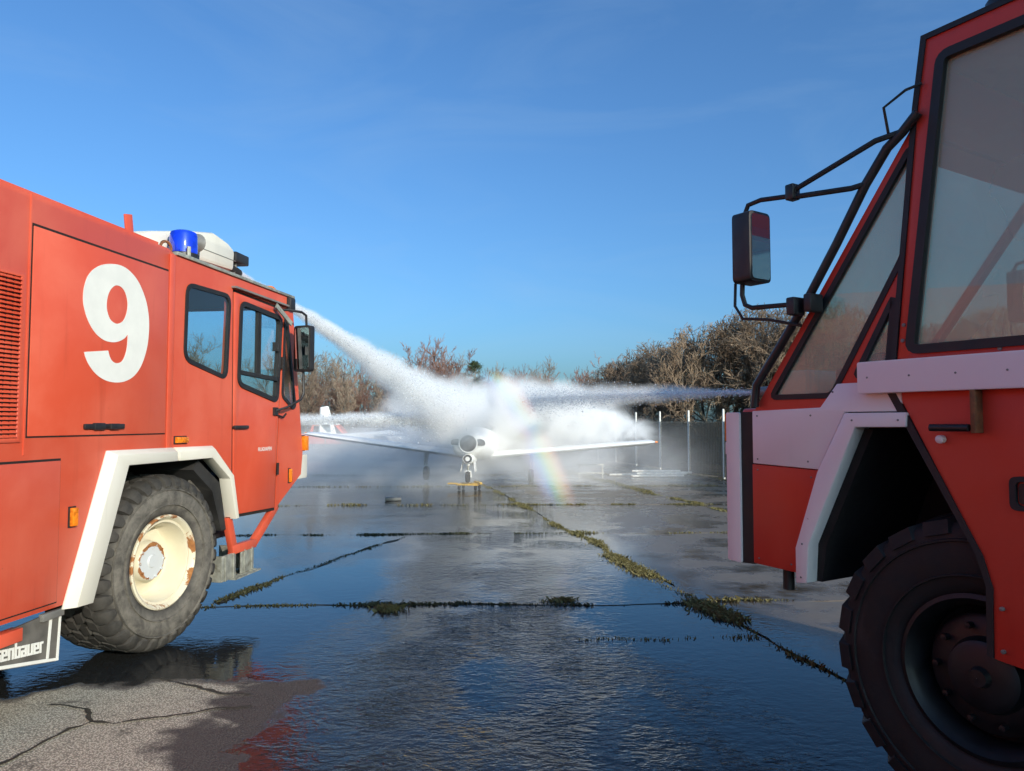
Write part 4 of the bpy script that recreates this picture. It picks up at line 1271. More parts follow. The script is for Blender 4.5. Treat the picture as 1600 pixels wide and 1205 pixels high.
# hand rail along the windscreen edge, wiper hose, mirror arms
MB().tube([(-0.005, 0.030, 3.131), (0.065, 0.030, 3.068), (0.142, 0.030, 3.016), (0.255, 0.030, 2.873), (0.414, 0.030, 2.624), (0.589, 0.030, 2.370), (0.776, 0.030, 2.130), (0.920, 0.030, 1.952), (0.936, 0.030, 1.834)], 0.022, 10).build('guard_rail', M['black'], TR)
MB().tube([(0.13, 0.03, 3.06), (0.11, 0.10, 3.18), (0.03, 0.06, 3.24), (-0.02, 0.02, 3.26)], 0.007, 6).build('washer_hose', M['black'], TR)
def rarm(pts, r=0.013):
    MB().tube(pts, r, 8).build('mirror_arm', M['black'], TR)
def mirror_r(side, sg):
    Y = lambda v: side + sg * v
    MB().tube([(0.085, Y(0.03), 3.07), (0.16, Y(0.09), 3.045), (0.56, Y(0.15), 2.915)], 0.014, 8).build('mirror_arm', M['black'], TR)
    MB().tube([(0.24, Y(0.03), 2.88), (0.30, Y(0.07), 2.865), (0.56, Y(0.15), 2.88)], 0.014, 8).build('mirror_arm', M['black'], TR)
    MB().box(0.545, 0.595, *sorted((Y(0.12), Y(0.18))), 2.865, 2.945).build('arm_clamp', M['black'], TR, bevel=0.008)
    MB().tube([(0.58, Y(0.15), 2.89), (0.76, Y(0.16), 2.915), (0.835, Y(0.17), 2.905), (0.86, Y(0.17), 2.86), (0.86, Y(0.17), 2.80)], 0.013, 8).build('mirror_arm', M['black'], TR)
    MB().tube([(0.88, Y(0.17), 2.53), (0.885, Y(0.17), 2.43), (0.87, Y(0.165), 2.375), (0.83, Y(0.16), 2.355), (0.62, Y(0.13), 2.345)], 0.013, 8).build('mirror_arm', M['black'], TR)
    MB().tube([(0.93, Y(0.17), 2.50), (0.945, Y(0.16), 2.38), (0.90, Y(0.15), 2.305), (0.75, Y(0.12), 2.285), (0.60, Y(0.06), 2.24)], 0.008, 6).build('mirror_cable', M['black'], TR)
    MB().box(0.50, 0.545, *sorted((Y(0.02), Y(0.12))), 2.30, 2.39).build('arm_clamp', M['black'], TR, bevel=0.008)
    MB().box(0.575, 0.625, *sorted((Y(0.06), Y(0.15))), 2.29, 2.38).build('arm_clamp', M['black'], TR, bevel=0.008)
    mm = MB().plate(fillet([(-0.085, -0.185), (0.085, -0.185), (0.085, 0.185), (-0.085, 0.185)], 0.03), [], -0.042, 0.070, axis='x')
    mr = mm.build('mirror', M['black'], TR, (0.800, Y(0.175), 2.665), (0, 0, R(3) * sg), bevel=0.018)
    MB().plate(fillet([(-0.072, -0.170), (0.072, -0.170), (0.072, 0.170), (-0.072, 0.170)], 0.024), [], -0.0475, -0.0435, axis='x').build('mirror_glass', M['mirror'], mr, smooth=0)
both(mirror_r)
l = MB().box(1.166, 1.20, -0.16, -0.02, 1.64, 1.80).build('corner_lamp', M['amber'], TR, bevel=0.006)
MB().box(1.166, 1.196, -0.16, -0.02, 1.565, 1.636).build('corner_lamp_base', wr, TR, bevel=0.004)
bz = MB().lathe([(0.10, 0.0), (0.10, 0.05), (0.085, 0.07), (0.085, 0.17), (0.06, 0.19), (0.001, 0.195)], 20, (-0.335, -0.12, 3.478), axis='z')
bz.build('roof_beacon', M['black'], TR)

# ================================================================== light aircraft on the apron (local: nose looks to -y)
AP = empty('light_aircraft', (-1.17, 19.2, 0.0), R(-4.0))
AP.rotation_euler = (0, R(1.3), R(-4.0))
tag(AP, 'white low wing propeller aircraft without propeller, standing in the water spray', 'aircraft')
def ring_se(y, w, ht, hb, zc, n=28, p=2.4):
    out = []
    for k in range(n):
        a = 2 * math.pi * k / n
        c, s = math.cos(a), math.sin(a)
        h = ht if s > 0 else hb
        out.append((w * math.copysign(abs(c) ** (2 / p), c), y, zc + h * math.copysign(abs(s) ** (2 / p), s)))
    return out
st = [(0.00, 0.36, 0.22, 0.22, 1.19), (0.04, 0.41, 0.26, 0.27, 1.19), (0.15, 0.45, 0.29, 0.33, 1.18), (0.5, 0.50, 0.34, 0.40, 1.17), (1.1, 0.55, 0.40, 0.46, 1.16), (1.7, 0.58, 0.46, 0.48, 1.16),
      (3.2, 0.58, 0.52, 0.48, 1.17), (4.2, 0.46, 0.45, 0.38, 1.22), (5.4, 0.28, 0.30, 0.25, 1.30), (6.6, 0.12, 0.17, 0.13, 1.36), (6.9, 0.04, 0.08, 0.06, 1.38)]
fz = MB().loft([ring_se(*q) for q in st], True).build('fuselage', M['planewhite'], AP, smooth=50)
sp = MB().lathe([(0.245, 0.05), (0.255, -0.03), (0.238, -0.055), (0.222, -0.05), (0.215, -0.01)], 36, (0, 0, 1.20)).build('spinner_ring', M['planewhite'], AP)
sd = MB().lathe([(0.219, -0.012), (0.12, -0.02), (0.05, -0.035), (0.001, -0.036)], 30, (0, 0, 1.20))
for k in range(6):
    a = 2 * math.pi * k / 6
    sd.lathe([(0.012, -0.02), (0.012, -0.045), (0.001, -0.046)], 6, (0.07 * math.cos(a), 0, 1.20 + 0.07 * math.sin(a)))
sd.build('propeller_hub', M['planedark'], sp)
for sx in (-1, 1):
    io = [(0.235, 0.115), (0.33, 0.125), (0.42, 0.09), (0.455, 0.02), (0.44, -0.045), (0.34, -0.055), (0.235, -0.055)]
    pts = fillet([(sx * a, 1.20 + b) for a, b in io], 0.03, 3)
    inl = MB().plate(pts, [], -0.018, 0.02).build('cooling_inlet', M['planedark'], AP, smooth=0)
    MB().plate(grow_poly(pts, 0.016), [pts], -0.035, 0.02).build('inlet_lip', M['planewhite'], inl, smooth=40)
pod = MB().loft([[(0.0 + r * math.cos(k * math.pi / 10), y, zc + r * 0.92 * math.sin(k * math.pi / 10)) for k in range(20)] for (y, r, zc) in ((-0.02, 0.105, 0.80), (-0.05, 0.125, 0.80), (0.0, 0.145, 0.80), (0.25, 0.18, 0.79), (0.7, 0.17, 0.76), (1.1, 0.06, 0.76))], True)
pod.build('chin_scoop', M['planewhite'], AP, smooth=50)
MB().lathe([(0.104, -0.052), (0.06, -0.02), (0.001, -0.018)], 24, (0, 0, 0.80)).build('scoop_mouth', M['planedark'], AP)
# canopy
can = [(1.75, 0.46, 0.02, 0.1, 1.60), (2.25, 0.50, 0.36, 0.1, 1.60), (2.8, 0.50, 0.46, 0.1, 1.62), (3.5, 0.46, 0.40, 0.1, 1.62), (4.4, 0.28, 0.12, 0.1, 1.58)]
cn = MB().loft([ring_se(*q) for q in can], True).build('canopy', M['planedark'], AP, smooth=50)
# wings
def foil(chord, th, n=10):
    up, lo = [], []
    for k in range(n + 1):
        x = (1 - math.cos(math.pi * k / n)) / 2
        yt = th * chord * 5 * (0.2969 * math.sqrt(x) - 0.126 * x - 0.3516 * x * x + 0.2843 * x ** 3 - 0.1036 * x ** 4)
        up.append((x * chord, yt)); lo.append((x * chord, -yt * 0.8))
    return up + lo[-2:0:-1]
def wing(name, sx, root, tip, span, c0, c1, th0, th1, sweep, dih, parent, tipcap=True):
    rings = []
    for u in (0, 0.25, 0.5, 0.75, 0.94, 0.985, 1.0):
        k = 1 if u < 0.95 else (0.85 if u < 0.99 else 0.5)
        c = (c0 + (c1 - c0) * u) * (1 if u < 0.95 else (0.93 if u < 0.99 else 0.8))
        rings.append([(sx * (root[0] + span * u), root[1] + sweep * u + p[0] + (0 if u < 0.95 else 0.04), root[2] + dih * span * u + p[1] * k) for p in foil(c, th0 + (th1 - th0) * u)])
    return MB().loft(rings, True).build(name, M['planewhite'], parent, smooth=50)
for sx in (-1, 1):
    wg = wing('wing', sx, (0.40, 1.75, 0.80), None, 4.65, 1.65, 1.15, 0.15, 0.14, 0.12, 0.108, AP)
    MB().lathe([(0.035, 0.0), (0.03, 0.05), (0.001, 0.08)], 10, (sx * 5.06, 2.0, 1.31), axis='x').build('wing_tip_lamp', M['amber'], wg)
    tg = empty('main_gear', (sx * 1.55, 2.55, 0.0), 0, AP)
    MB().tube([(0, 0, 0.82), (0, 0, 0.28)], [0.045, 0.035], 10).build('gear_leg', M['planewhite'], tg)
    MB().tube([(0, 0.28, 0.85), (0.0, 0.02, 0.40)], 0.018, 8).build('drag_strut', M['grey'], tg)
    MB().obox((sx * 0.07, 0.05, 0.62), (0.008, 0, 0), (0, 0.16, 0), (0, 0, 0.18)).build('gear_door', M['planewhite'], tg)
    MB().lathe([(0.07, -0.07), (0.16, -0.075), (0.205, -0.045), (0.212, 0.0), (0.205, 0.045), (0.16, 0.075), (0.07, 0.07)], 24, (sx * 0.0, 0, 0.214), axis='x').build('wheel', M['tyre_dark'], tg)
    wing('tailplane', sx, (0.05, 6.0, 1.42), None, 1.7, 0.85, 0.6, 0.10, 0.10, 0.15, 0.0, AP)
fn = MB().plate(fillet([(5.35, 1.45), (6.25, 2.75), (6.85, 2.75), (6.98, 1.40)], 0.08), [], -0.035, 0.035, axis='x').build('fin', M['planewhite'], AP, smooth=30)
ng = empty('nose_gear', (0.0, 0.12, 0.0), 0, AP)
MB().tube([(0, 0.05, 0.95), (0, 0, 0.62)], 0.05, 10).build('gear_leg', M['planewhite'], ng)
MB().tube([(0, 0, 0.64), (0, 0, 0.46)], 0.030, 10).build('oleo', M['galv'], ng)
fk = MB()
for sx in (-1, 1):
    fk.tube([(0, 0, 0.50), (sx * 0.075, 0, 0.45), (sx * 0.085, 0, 0.31)], 0.018, 8)
fk.box(-0.085, 0.085, -0.03, 0.03, 0.45, 0.49)
fk.build('fork', M['planewhite'], ng)
MB().lathe([(0.05, -0.05), (0.12, -0.055), (0.150, -0.03), (0.155, 0.0), (0.150, 0.03), (0.12, 0.055), (0.05, 0.05)], 24, (0, 0, 0.325), axis='x').build('wheel', M['tyre_dark'], ng)
for sx in (-1, 1):
    MB().obox((sx * 0.17, 0.12, 0.60), (0.008, 0, 0.02), (0, 0.16, 0), (-0.02 * sx, 0, 0.13)).build('gear_door', M['planewhite'], ng)
# yellow tow dolly under the nose wheel
DY = empty('tow_dolly', (-1.14, 19.25, 0), R(-12))
DY.scale = (0.62, 0.8, 1.0)
tag(DY, 'low yellow tow dolly with small castors under the aircraft nose wheel', 'dolly')
dk = MB()
dk.box(-0.42, 0.52, -0.30, -0.20, 0.125, 0.165); dk.box(-0.42, 0.52, 0.20, 0.30, 0.125, 0.165)
dk.box(-0.42, -0.33, -0.20, 0.20, 0.13, 0.16); dk.box(0.43, 0.52, -0.20, 0.20, 0.13, 0.16)
dk.box(-0.16, 0.20, -0.20, 0.20, 0.132, 0.152)
dk.build('frame', M['yellow'], DY, bevel=0.008)
MB().obox((0.45, -0.10, 0.20), (0.17, -0.10, -0.015), (0.03, 0.05, 0), (0, 0, 0.02)).build('ramp', M['yellow'], DY, bevel=0.006)
MB().tube([(-0.42, -0.05, 0.15), (-0.72, -0.08, 0.16), (-0.86, -0.09, 0.15)], 0.025, 8).build('draw_bar', M['yellow'], DY)
for (x, y) in ((-0.30, -0.25), (0.40, -0.25), (-0.30, 0.25), (0.40, 0.25)):
    c = empty('castor', (x, y, 0), 0, DY)
    MB().lathe([(0.02, -0.05), (0.058, -0.047), (0.062, 0.0), (0.058, 0.047), (0.02, 0.05)], 16, (0, 0, 0.064), axis='x').build('wheel', M['tyre_dark'], c)
    MB().box(-0.035, 0.035, -0.03, 0.03, 0.095, 0.126).build('fork', M['grey'], c)

tag(MB().plate([(-0.19, -0.10), (0.17, -0.12), (0.18, 0.09), (-0.17, 0.10)], [], 0.004, 0.075, axis='z').build('concrete_block', M['block'], None, (-2.66, 16.6, 0), (0, 0, 0.2), bevel=0.012), 'flat grey concrete block lying alone on the wet apron', 'block')

# ================================================================== fence, poles
FN = empty('fence', (0, 0, 0))
tag(FN, 'dark mesh fence with white posts along the right edge of the apron', 'fence')
fp_ = []
for k in range(-4, 10):
    d = 22.8 + 2.45 * k
    fp_.append(Vector((11.1 - 0.2 * d, d, 0)))
post_me = MB().lathe([(0.035, -0.1), (0.035, 2.13), (0.028, 2.16), (0.001, 2.165)], 10, axis='z').mesh('post')
for p in fp_:
    new_obj('post', post_me, M['post'], FN, tuple(p))
dv = (fp_[1] - fp_[0])
pm, sm = MB(), MB()
L = dv.length - 0.09
nb = 22
for k in range(nb + 1):
    x = 0.045 + L * k / nb
    pm.box(x - 0.015, x + 0.015, -0.006, 0.006, 0.06, 1.78)
for z in (0.10, 0.45, 0.85, 1.25, 1.60, 1.76):
    pm.box(0.045, 0.045 + L, 0.006, 0.014, z - 0.006, z + 0.006)
sm.box(0.05, 0.04 + L, 0.03, 0.034, 0.05, 1.74)
pm_, sm_ = pm.mesh('mesh_panel', smooth=0), sm.mesh('windbreak_sheet', smooth=0)
ang = math.atan2(dv.y, dv.x)
for k in range(len(fp_) - 1):
    new_obj('mesh_panel', pm_, M['mesh'], FN, tuple(fp_[k]), (0, 0, ang))
    new_obj('windbreak_sheet', sm_, M['screen'], FN, tuple(fp_[k]), (0, 0, ang)).location.x += 0.05
q = random.Random(4)
pole_labels = ['topmost pale pole on the pile before the fence', 'pale pole at the near edge of the pile before the fence', 'slanted pale pole in the middle of the pile', 'short pale pole beside the pile near the fence',
               'pale pole at the far side of the pile before the fence', 'long pale pole sticking out left of the pile', 'pale pole lowest in the pile before the fence']
for k in range(7):
    x0 = 3.95 + q.uniform(-0.15, 0.1) - (0.7 if k == 5 else 0)
    y0 = 23.3 + 0.16 * k
    Lp = q.uniform(1.5, 1.9)
    zz = 0.045 + (0.07 if k in (2, 4) else 0.0) + (0.14 if k == 0 else 0)
    if k == 0:
        y0 = 23.75
    o = MB().tube([(0, 0, 0), (Lp, q.uniform(-0.12, 0.12), q.uniform(0, 0.012))], 0.036, 8).build('fence_pole', M['pipe'], None, (x0, y0, zz))
    tag(o, pole_labels[k], 'pole', 'loose poles piled before the fence')
rk = empty('barrier_rack', (2.05, 23.2, 0), 0.02)
tag(rk, 'low pale tubular rack standing in the mist left of the pole pile', 'rack')
for (z) in (0.16, 0.42):
    MB().tube([(0, 0, z), (0.85, 0.0, z)], 0.022, 8).build('rail', M['pipe'], rk)
for x in (0.06, 0.79):
    MB().tube([(x, 0, 0), (x, 0, 0.44)], 0.02, 8).build('leg', M['pipe'], rk)

# ================================================================== parked things far behind
PV = empty('pickup_truck', (-11.6, 45.0, 0), R(4))
tag(PV, 'red pickup parked far behind the left wing of the aircraft', 'pickup')
MB().plate(fillet([(-2.4, 0.45), (2.3, 0.45), (2.35, 0.85), (1.55, 1.0), (1.0, 1.62), (-0.4, 1.65), (-0.6, 1.05), (-2.4, 1.05)], 0.08), [], -0.85, 0.85).build('body', M['red_l'], PV, bevel=0.04)
for y in (-0.862, 0.862):
    MB().plate([(1.40, 1.02), (0.95, 1.53), (-0.30, 1.55), (-0.38, 1.04)], [], y - 0.006, y + 0.006).build('side_window', M['planedark'], PV)
for x in (-1.5, 1.45):
    for y in (-0.72, 0.72):
        MB().lathe([(0.16, -0.1), (0.30, -0.1), (0.34, -0.07), (0.34, 0.07), (0.30, 0.1), (0.16, 0.1), (0.001, 0.09)], 20, (x, y, 0.34)).build('wheel', M['tyre_dark'], PV)
PC = empty('parked_car', (-8.9, 47.0, 0), R(75))
tag(PC, 'dark grey car parked beyond the left wing beside the red pickup', 'car')
MB().plate(fillet([(-2.0, 0.35), (2.0, 0.35), (2.05, 0.75), (1.2, 0.88), (0.6, 1.38), (-1.2, 1.40), (-1.95, 0.95)], 0.1), [], -0.82, 0.82).build('body', M['grey'], PC, bevel=0.06)
for y in (-0.832, 0.832):
    MB().plate([(1.05, 0.90), (0.55, 1.30), (-1.1, 1.32), (-1.6, 0.95)], [], y - 0.006, y + 0.006).build('side_window', M['planedark'], PC)
for x in (-1.25, 1.3):
    for y in (-0.72, 0.72):
        MB().lathe([(0.14, -0.1), (0.27, -0.1), (0.31, -0.07), (0.31, 0.07), (0.27, 0.1), (0.14, 0.1), (0.001, 0.09)], 20, (x, y, 0.31)).build('wheel', M['tyre_dark'], PC)
GT = empty('parked_glider', (-8.4, 42.0, 0), R(58))
tag(GT, 'white parked aircraft with a tall tail fin behind the left wing', 'aircraft')
MB().loft([[(x, r * math.cos(k * math.pi / 8), zc + r * 1.15 * math.sin(k * math.pi / 8)) for k in range(16)] for (x, r, zc) in ((-3.2, 0.10, 1.0), (-1.5, 0.16, 0.95), (0.5, 0.30, 0.85), (2.0, 0.42, 0.82), (3.2, 0.36, 0.75), (3.9, 0.08, 0.68))], True).build('fuselage', M['planewhite'], GT, smooth=50)
MB().plate(fillet([(-3.45, 1.0), (-3.35, 2.55), (-2.85, 2.62), (-2.2, 1.05)], 0.06), [], -0.05, 0.05).build('fin', M['planewhite'], GT, smooth=30)
MB().plate(fillet([(-3.4, -1.2), (-3.1, -1.2), (-2.7, 0), (-3.1, 1.2), (-3.4, 1.2)], 0.05), [], 1.62, 1.69, axis='z').build('tailplane', M['planewhite'], GT)
MB().plate(fillet([(0.4, -4.2), (0.9, -4.2), (1.4, 0), (0.9, 4.2), (0.4, 4.2)], 0.1), [], 0.98, 1.08, axis='z').build('wing', M['planewhite'], GT)
MB().lathe([(0.05, -0.06), (0.17, -0.06), (0.2, 0), (0.17, 0.06), (0.05, 0.06)], 18, (1.2, 0, 0.2)).build('wheel', M['tyre_dark'], GT)
MB().tube([(1.2, 0, 0.2), (1.2, 0, 0.55)], 0.05, 8).build('gear_leg', M['planewhite'], GT)
MB().tube([(-3.0, 0, 0.0), (-3.0, 0, 0.98)], 0.03, 8).build('tail_prop', M['grey'], GT)

# ================================================================== bare trees
def bark(name, a, b):
    t = NT(name)
    o = t.obj()
    return t.done(t.bsdf(Base_Color=t.mix(t.noise(o, 1.7, 5, 0.6), a, b), Roughness=0.85).outputs[0])
M['bark'] = bark('grey_bark', (0.085, 0.072, 0.055), (0.17, 0.15, 0.12))
M['twig'] = bark('brown_twigs', (0.17, 0.115, 0.075), (0.31, 0.225, 0.15))
M['twig_red'] = bark('reddish_twigs', (0.17, 0.085, 0.062), (0.30, 0.17, 0.13))
M['twig_pale'] = bark('pale_twigs', (0.17, 0.125, 0.09), (0.29, 0.225, 0.165))
M['needle'] = bark('pine_needles', (0.030, 0.052, 0.020), (0.08, 0.11, 0.035))
M['reed'] = bark('dead_undergrowth', (0.16, 0.10, 0.05), (0.30, 0.22, 0.12))

class Wood:
    def __init__(self):
        self.v, self.f = [], []
    def seg(self, p, q, r0, r1, n=3):
        d = (q - p)
        if d.length < 1e-6:
            return
        d.normalize()
        a = d.orthogonal().normalized(); b = d.cross(a)
        k0 = len(self.v)
        for c, r in ((p, r0), (q, r1)):
            for k in range(n):
                an = 6.2832 * k / n
                self.v.append(tuple(c + (a * math.cos(an) + b * math.sin(an)) * r))
        for k in range(n):
            k2 = (k + 1) % n
            self.f.append((k0 + k, k0 + k2, k0 + n + k2, k0 + n + k))
    def mesh(self, name, mat):
        me = bpy.data.meshes.new(name)
        me.from_pydata(self.v, [], self.f)
        me.materials.append(mat)
        return me

def tree_meshes(seed, H, stems, levels, ratio, spread, up, r0, tw_mat, dome=None, first=0.3, wind=0.0, seg=4, kids=2, twig_r=0.006, kp=0.75):
    q = random.Random(seed)
    trunk, crown = Wood(), Wood()
    def rv(s):
        return Vector((q.gauss(0, s), q.gauss(0, s), q.gauss(0, s)))
    def grow(p, d, Ln, r, lev):
        wsel = trunk if lev <= 1 else crown
        n = 4 if lev <= 1 else 3
        pts = seg if lev == 0 else 3
        for k in range(pts):
            d = (d + rv(0.16 if lev == 0 else 0.22) + Vector((wind, 0, up))).normalized()
            step = Ln / pts * q.uniform(0.8, 1.2)
            qn = p + d * step
            if dome is not None and lev > 0:
                e = Vector((qn.x / dome[0], qn.y / dome[0], (qn.z - dome[2]) / (dome[1] - dome[2])))
                if qn.z > dome[2] and e.length > 1.0 + 0.06 * q.random():
                    return
            r1 = max(twig_r, r * (1 - 0.5 / pts))
            wsel.seg(p, qn, max(r, twig_r), r1, n)
            p, r = qn, r1
            if lev < levels and (lev > 0 or k >= seg * first - 1):
                for _ in range(kids if q.random() < kp else kids - 1):
                    ax = d.orthogonal()
                    ax.rotate(Matrix.Rotation(q.uniform(0, 6.283), 3, d))
                    nd = d.copy()
                    nd.rotate(Matrix.Rotation(q.uniform(0.35, 0.85) * spread, 3, ax))
                    grow(p, nd, Ln * ratio * q.uniform(0.75, 1.2), r * 0.62, lev + 1)
    for s_ in range(stems):
        a = q.uniform(0, 6.283)
        lean = 0.10 + (0.45 * q.random() if stems > 1 else 0.05)
        grow(Vector((q.gauss(0, 0.16) if stems > 1 else 0, q.gauss(0, 0.16) if stems > 1 else 0, -0.08)), Vector((math.cos(a) * lean, math.sin(a) * lean, 1)).normalized(), H * q.uniform(0.5, 0.66), r0 * q.uniform(0.7, 1.1), 0)
    return trunk.mesh('trunk', M['bark']), crown.mesh('crown', tw_mat)

protos = {
    'dense': [tree_meshes(11 + k, 7.2, 9, 4, 0.50, 1.05, 0.08, 0.085, M['twig'], dome=(3.6, 6.0, 1.5), first=0.35, kids=3, twig_r=0.009, kp=0.10) for k in range(3)],
    'tall': [tree_meshes(31 + k, 8.0, 1, 4, 0.48, 0.95, 0.12, 0.11, M['twig_pale'], first=0.4, seg=5, kids=3, kp=0.25, twig_r=0.008) for k in range(3)],
    'red': [tree_meshes(51 + k, 6.5, 5, 4, 0.46, 0.75, 0.16, 0.06, M['twig_red'], first=0.4, kids=2, twig_r=0.009) for k in range(2)],
}
def put_tree(name, kind, k, x, y, sc_, rz, label, group, sz=None):
    o = empty(name, (x, y, -0.05), rz)
    k_ = 1.12 if y > 44 else 1.0
    o.scale = (sc_ * k_, sc_ * k_, (sz or sc_) * k_)
    a, b = protos[kind][k % len(protos[kind])]
    new_obj('trunk', a, None, o)
    new_obj('crown', b, None, o)
    return tag(o, label, 'shrub' if name == 'bare_shrub' else 'tree', group)
q = random.Random(5)
# wind-shaped thicket behind the fence
dl = ['bushy bare tree at the left end of the thicket behind the fence', 'low bare tree second from the left in the fence thicket', 'rounded bare tree rising in the middle of the fence thicket', 'tall rounded bare tree highest in the fence thicket',
      'bare tree next to the windscreen edge of the shaded truck', 'bare tree partly hidden by the shaded fire truck cab']
dpos = [(6.2, 41.0, 0.86), (7.6, 36.0, 0.90), (9.2, 33.5, 1.06), (11.2, 32.5, 1.14), (13.4, 31.0, 1.12), (8.2, 40.0, 1.05)]
for k, (x, y, s_) in enumerate(dpos):
    put_tree('bare_tree', 'dense', k, x, y, s_, q.uniform(0, 6.28), dl[k], 'bare trees in the thicket behind the fence')
for k in range(8):
    put_tree('bare_tree', 'dense', k, 16.5 + 3.6 * k, 31 - 1.2 * k + q.uniform(-1, 1), q.uniform(0.85, 1.1), q.uniform(0, 6.28), 'bare tree of the thicket continuing behind the shaded fire truck', 'bare trees behind the shaded truck')
# left tall bare trees
tl = ['slender pale bare tree beside the fire truck mirror', 'tall bare tree left of the falling water jet', 'bare tree just behind the upper water jet', 'thin bare tree between the truck and the upper jet', 'forked pale tree low under the upper jet', 'bare tree hidden behind the lit fire truck cab', 'low bare tree under the upper jet near the parked aircraft']
tpos = [(-14.2, 50, 0.80), (-12.0, 53, 0.82), (-8.5, 55, 0.74), (-13.0, 46, 0.70), (-10.4, 48, 0.62), (-16.5, 50, 0.85), (-9.0, 50, 0.58)]
for k, (x, y, s_) in enumerate(tpos):
    put_tree('bare_tree', 'tall', k, x, y, s_, q.uniform(0, 6.28), tl[k], 'bare trees behind the lit fire truck')
for k in range(6):
    put_tree('bare_tree', 'tall', k + 1, -19.5 - 4 * k, 48 - 2 * k, q.uniform(0.7, 0.95), q.uniform(0, 6.28), 'bare tree of the row hidden behind the lit fire truck', 'bare trees hidden by the lit truck')
for k, x in enumerate((-13.2, -11.2, -9.6)):
    put_tree('bare_shrub', 'red', k, x, 49.5 + k, 0.62, q.uniform(0, 6.28), ('reddish shrub beside the fire truck mirror', 'reddish shrub under the tall bare trees', 'reddish shrub behind the parked white aircraft')[k], 'reddish shrubs behind the lit truck')
# centre: reddish shrubs, pine
rl = ['reddish bare shrub rising left above the spray cloud', 'reddish bare shrub tallest above the spray cloud', 'reddish bare shrub beside the dark pine']
for k, (x, y, s_) in enumerate([(-7.0, 58, 1.02), (-5.6, 59, 1.06), (-4.4, 57, 0.96)]):
    put_tree('bare_shrub', 'red', k, x, y, s_, q.uniform(0, 6.28), rl[k], 'reddish shrubs above the spray cloud')
fl_ = ['faint far bare tree right of the pine', 'faint far bare tree behind the rainbow', 'faint far bare tree in the gap of the tree line', 'faint far bare tree left of the fence thicket', 'faint far bare tree touching the fence thicket']
for k, (x, y, s_) in enumerate([(-1.0, 70, 0.82), (1.2, 72, 0.86), (4.0, 71, 0.72), (6.8, 70, 0.78), (9.6, 68, 0.92)]):
    put_tree('bare_tree', 'tall', k, x, y, s_, q.uniform(0, 6.28), fl_[k], 'faint far bare trees behind the spray')
more = [('red', -15.5, 54, 0.80, 'reddish shrub standing far behind the truck mirror'), ('red', -12.4, 57, 0.92, 'tall reddish shrub above the thin level jet'), ('red', -10.2, 58, 0.86, 'reddish shrub behind the middle of the falling jet'), ('red', -8.4, 60, 0.90, 'reddish shrub between the falling jet and the spray cloud'),
        ('tall', -14.8, 56, 0.86, 'bare tree above the shrubs next to the truck mirror'), ('tall', -6.2, 62, 0.84, 'bare tree behind the reddish shrubs above the spray'), ('red', -1.6, 62, 0.80, 'reddish shrub right behind the pine'), ('red', 0.6, 63, 0.84, 'reddish shrub at the top of the rainbow'),
        ('red', 2.8, 64, 0.76, 'reddish shrub above the level jet in the gap'), ('red', 5.2, 62, 0.80, 'reddish shrub above the level jet near the thicket'), ('red', 7.4, 58, 0.88, 'reddish shrub at the left foot of the thicket'), ('tall', 2.6, 66, 0.86, 'bare tree in the middle of the gap above the level jet'), ('tall', 8.2, 55, 0.80, 'bare tree leaning into the left side of the thicket')]
for k, (kd, x, y, s_, lb) in enumerate(more):
    put_tree('bare_shrub' if kd == 'red' else 'bare_tree', kd, k, x, y, s_, q.uniform(0, 6.28), lb, 'bare growth of the far tree line')
# pine
def pine(x, y, H, label):
    o = empty('pine_tree', (x, y, -0.05))
    qq = random.Random(3)
    wd, nd = Wood(), Wood()
    wd.seg(Vector((0, 0, 0)), Vector((0, 0, H * 0.95)), 0.13, 0.03, 6)
    for k in range(70):
        h = H * qq.uniform(0.22, 0.98)
        Lr = (H - h) * 0.42 + 0.35
        a = qq.uniform(0, 6.283)
        e = Vector((math.cos(a) * Lr, math.sin(a) * Lr, h + Lr * qq.uniform(-0.05, 0.35)))
        s0 = Vector((0, 0, h))
        wd.seg(s0, e, 0.025, 0.008)
        for m in range(60):
            p = s0.lerp(e, qq.uniform(0.2, 1.0)) + Vector((qq.gauss(0, 0.10), qq.gauss(0, 0.10), qq.gauss(0, 0.07)))
            dv_ = Vector((math.cos(a) * 0.5 + qq.gauss(0, 0.5), math.sin(a) * 0.5 + qq.gauss(0, 0.5), 0.4 + qq.gauss(0, 0.4))).normalized() * qq.uniform(0.12, 0.24)
            nd.seg(p, p + dv_, 0.018, 0.004)
    new_obj('trunk', wd.mesh('trunk', M['bark']), None, o)
    new_obj('crown', nd.mesh('crown', M['needle']), None, o)
    return tag(o, label, 'tree')
pine(-2.9, 58, 6.6, 'dark green pine standing above the spray cloud')
pine(-5.3, 55, 4.3, 'low dark green pine among the reddish shrubs')

# undergrowth belt at the foot of the trees: dense dead stems, one mass
ug = Wood()
q = random.Random(17)
def belt(x0, y0, x1, y1, n, h, depth):
    for _ in range(n):
        u = q.random()
        x = x0 + (x1 - x0) * u; y = y0 + (y1 - y0) * u + q.uniform(0, depth)
        hh = h * q.uniform(0.35, 1.15) * (0.75 + 0.5 * mnoise.noise(Vector((x * 0.35, y * 0.2, 3))))
        p = Vector((x, y, -0.08)); e = p + Vector((q.gauss(0, 0.3), q.gauss(0, 0.3), hh))
        m = p.lerp(e, 0.55) + Vector((q.gauss(0, 0.1), q.gauss(0, 0.1), 0))
        ug.seg(p, m, 0.018, 0.013); ug.seg(m, e, 0.013, 0.005)
        for _k in range(3):
            s_ = m.lerp(e, q.random())
            ug.seg(s_, s_ + Vector((q.gauss(0, 0.28), q.gauss(0, 0.28), q.uniform(0.1, 0.5))), 0.009, 0.004)
belt(-45, 44, -6.0, 52, 9000, 2.1, 5)
belt(-8.0, 56, 10, 62, 5000, 2.6, 4)
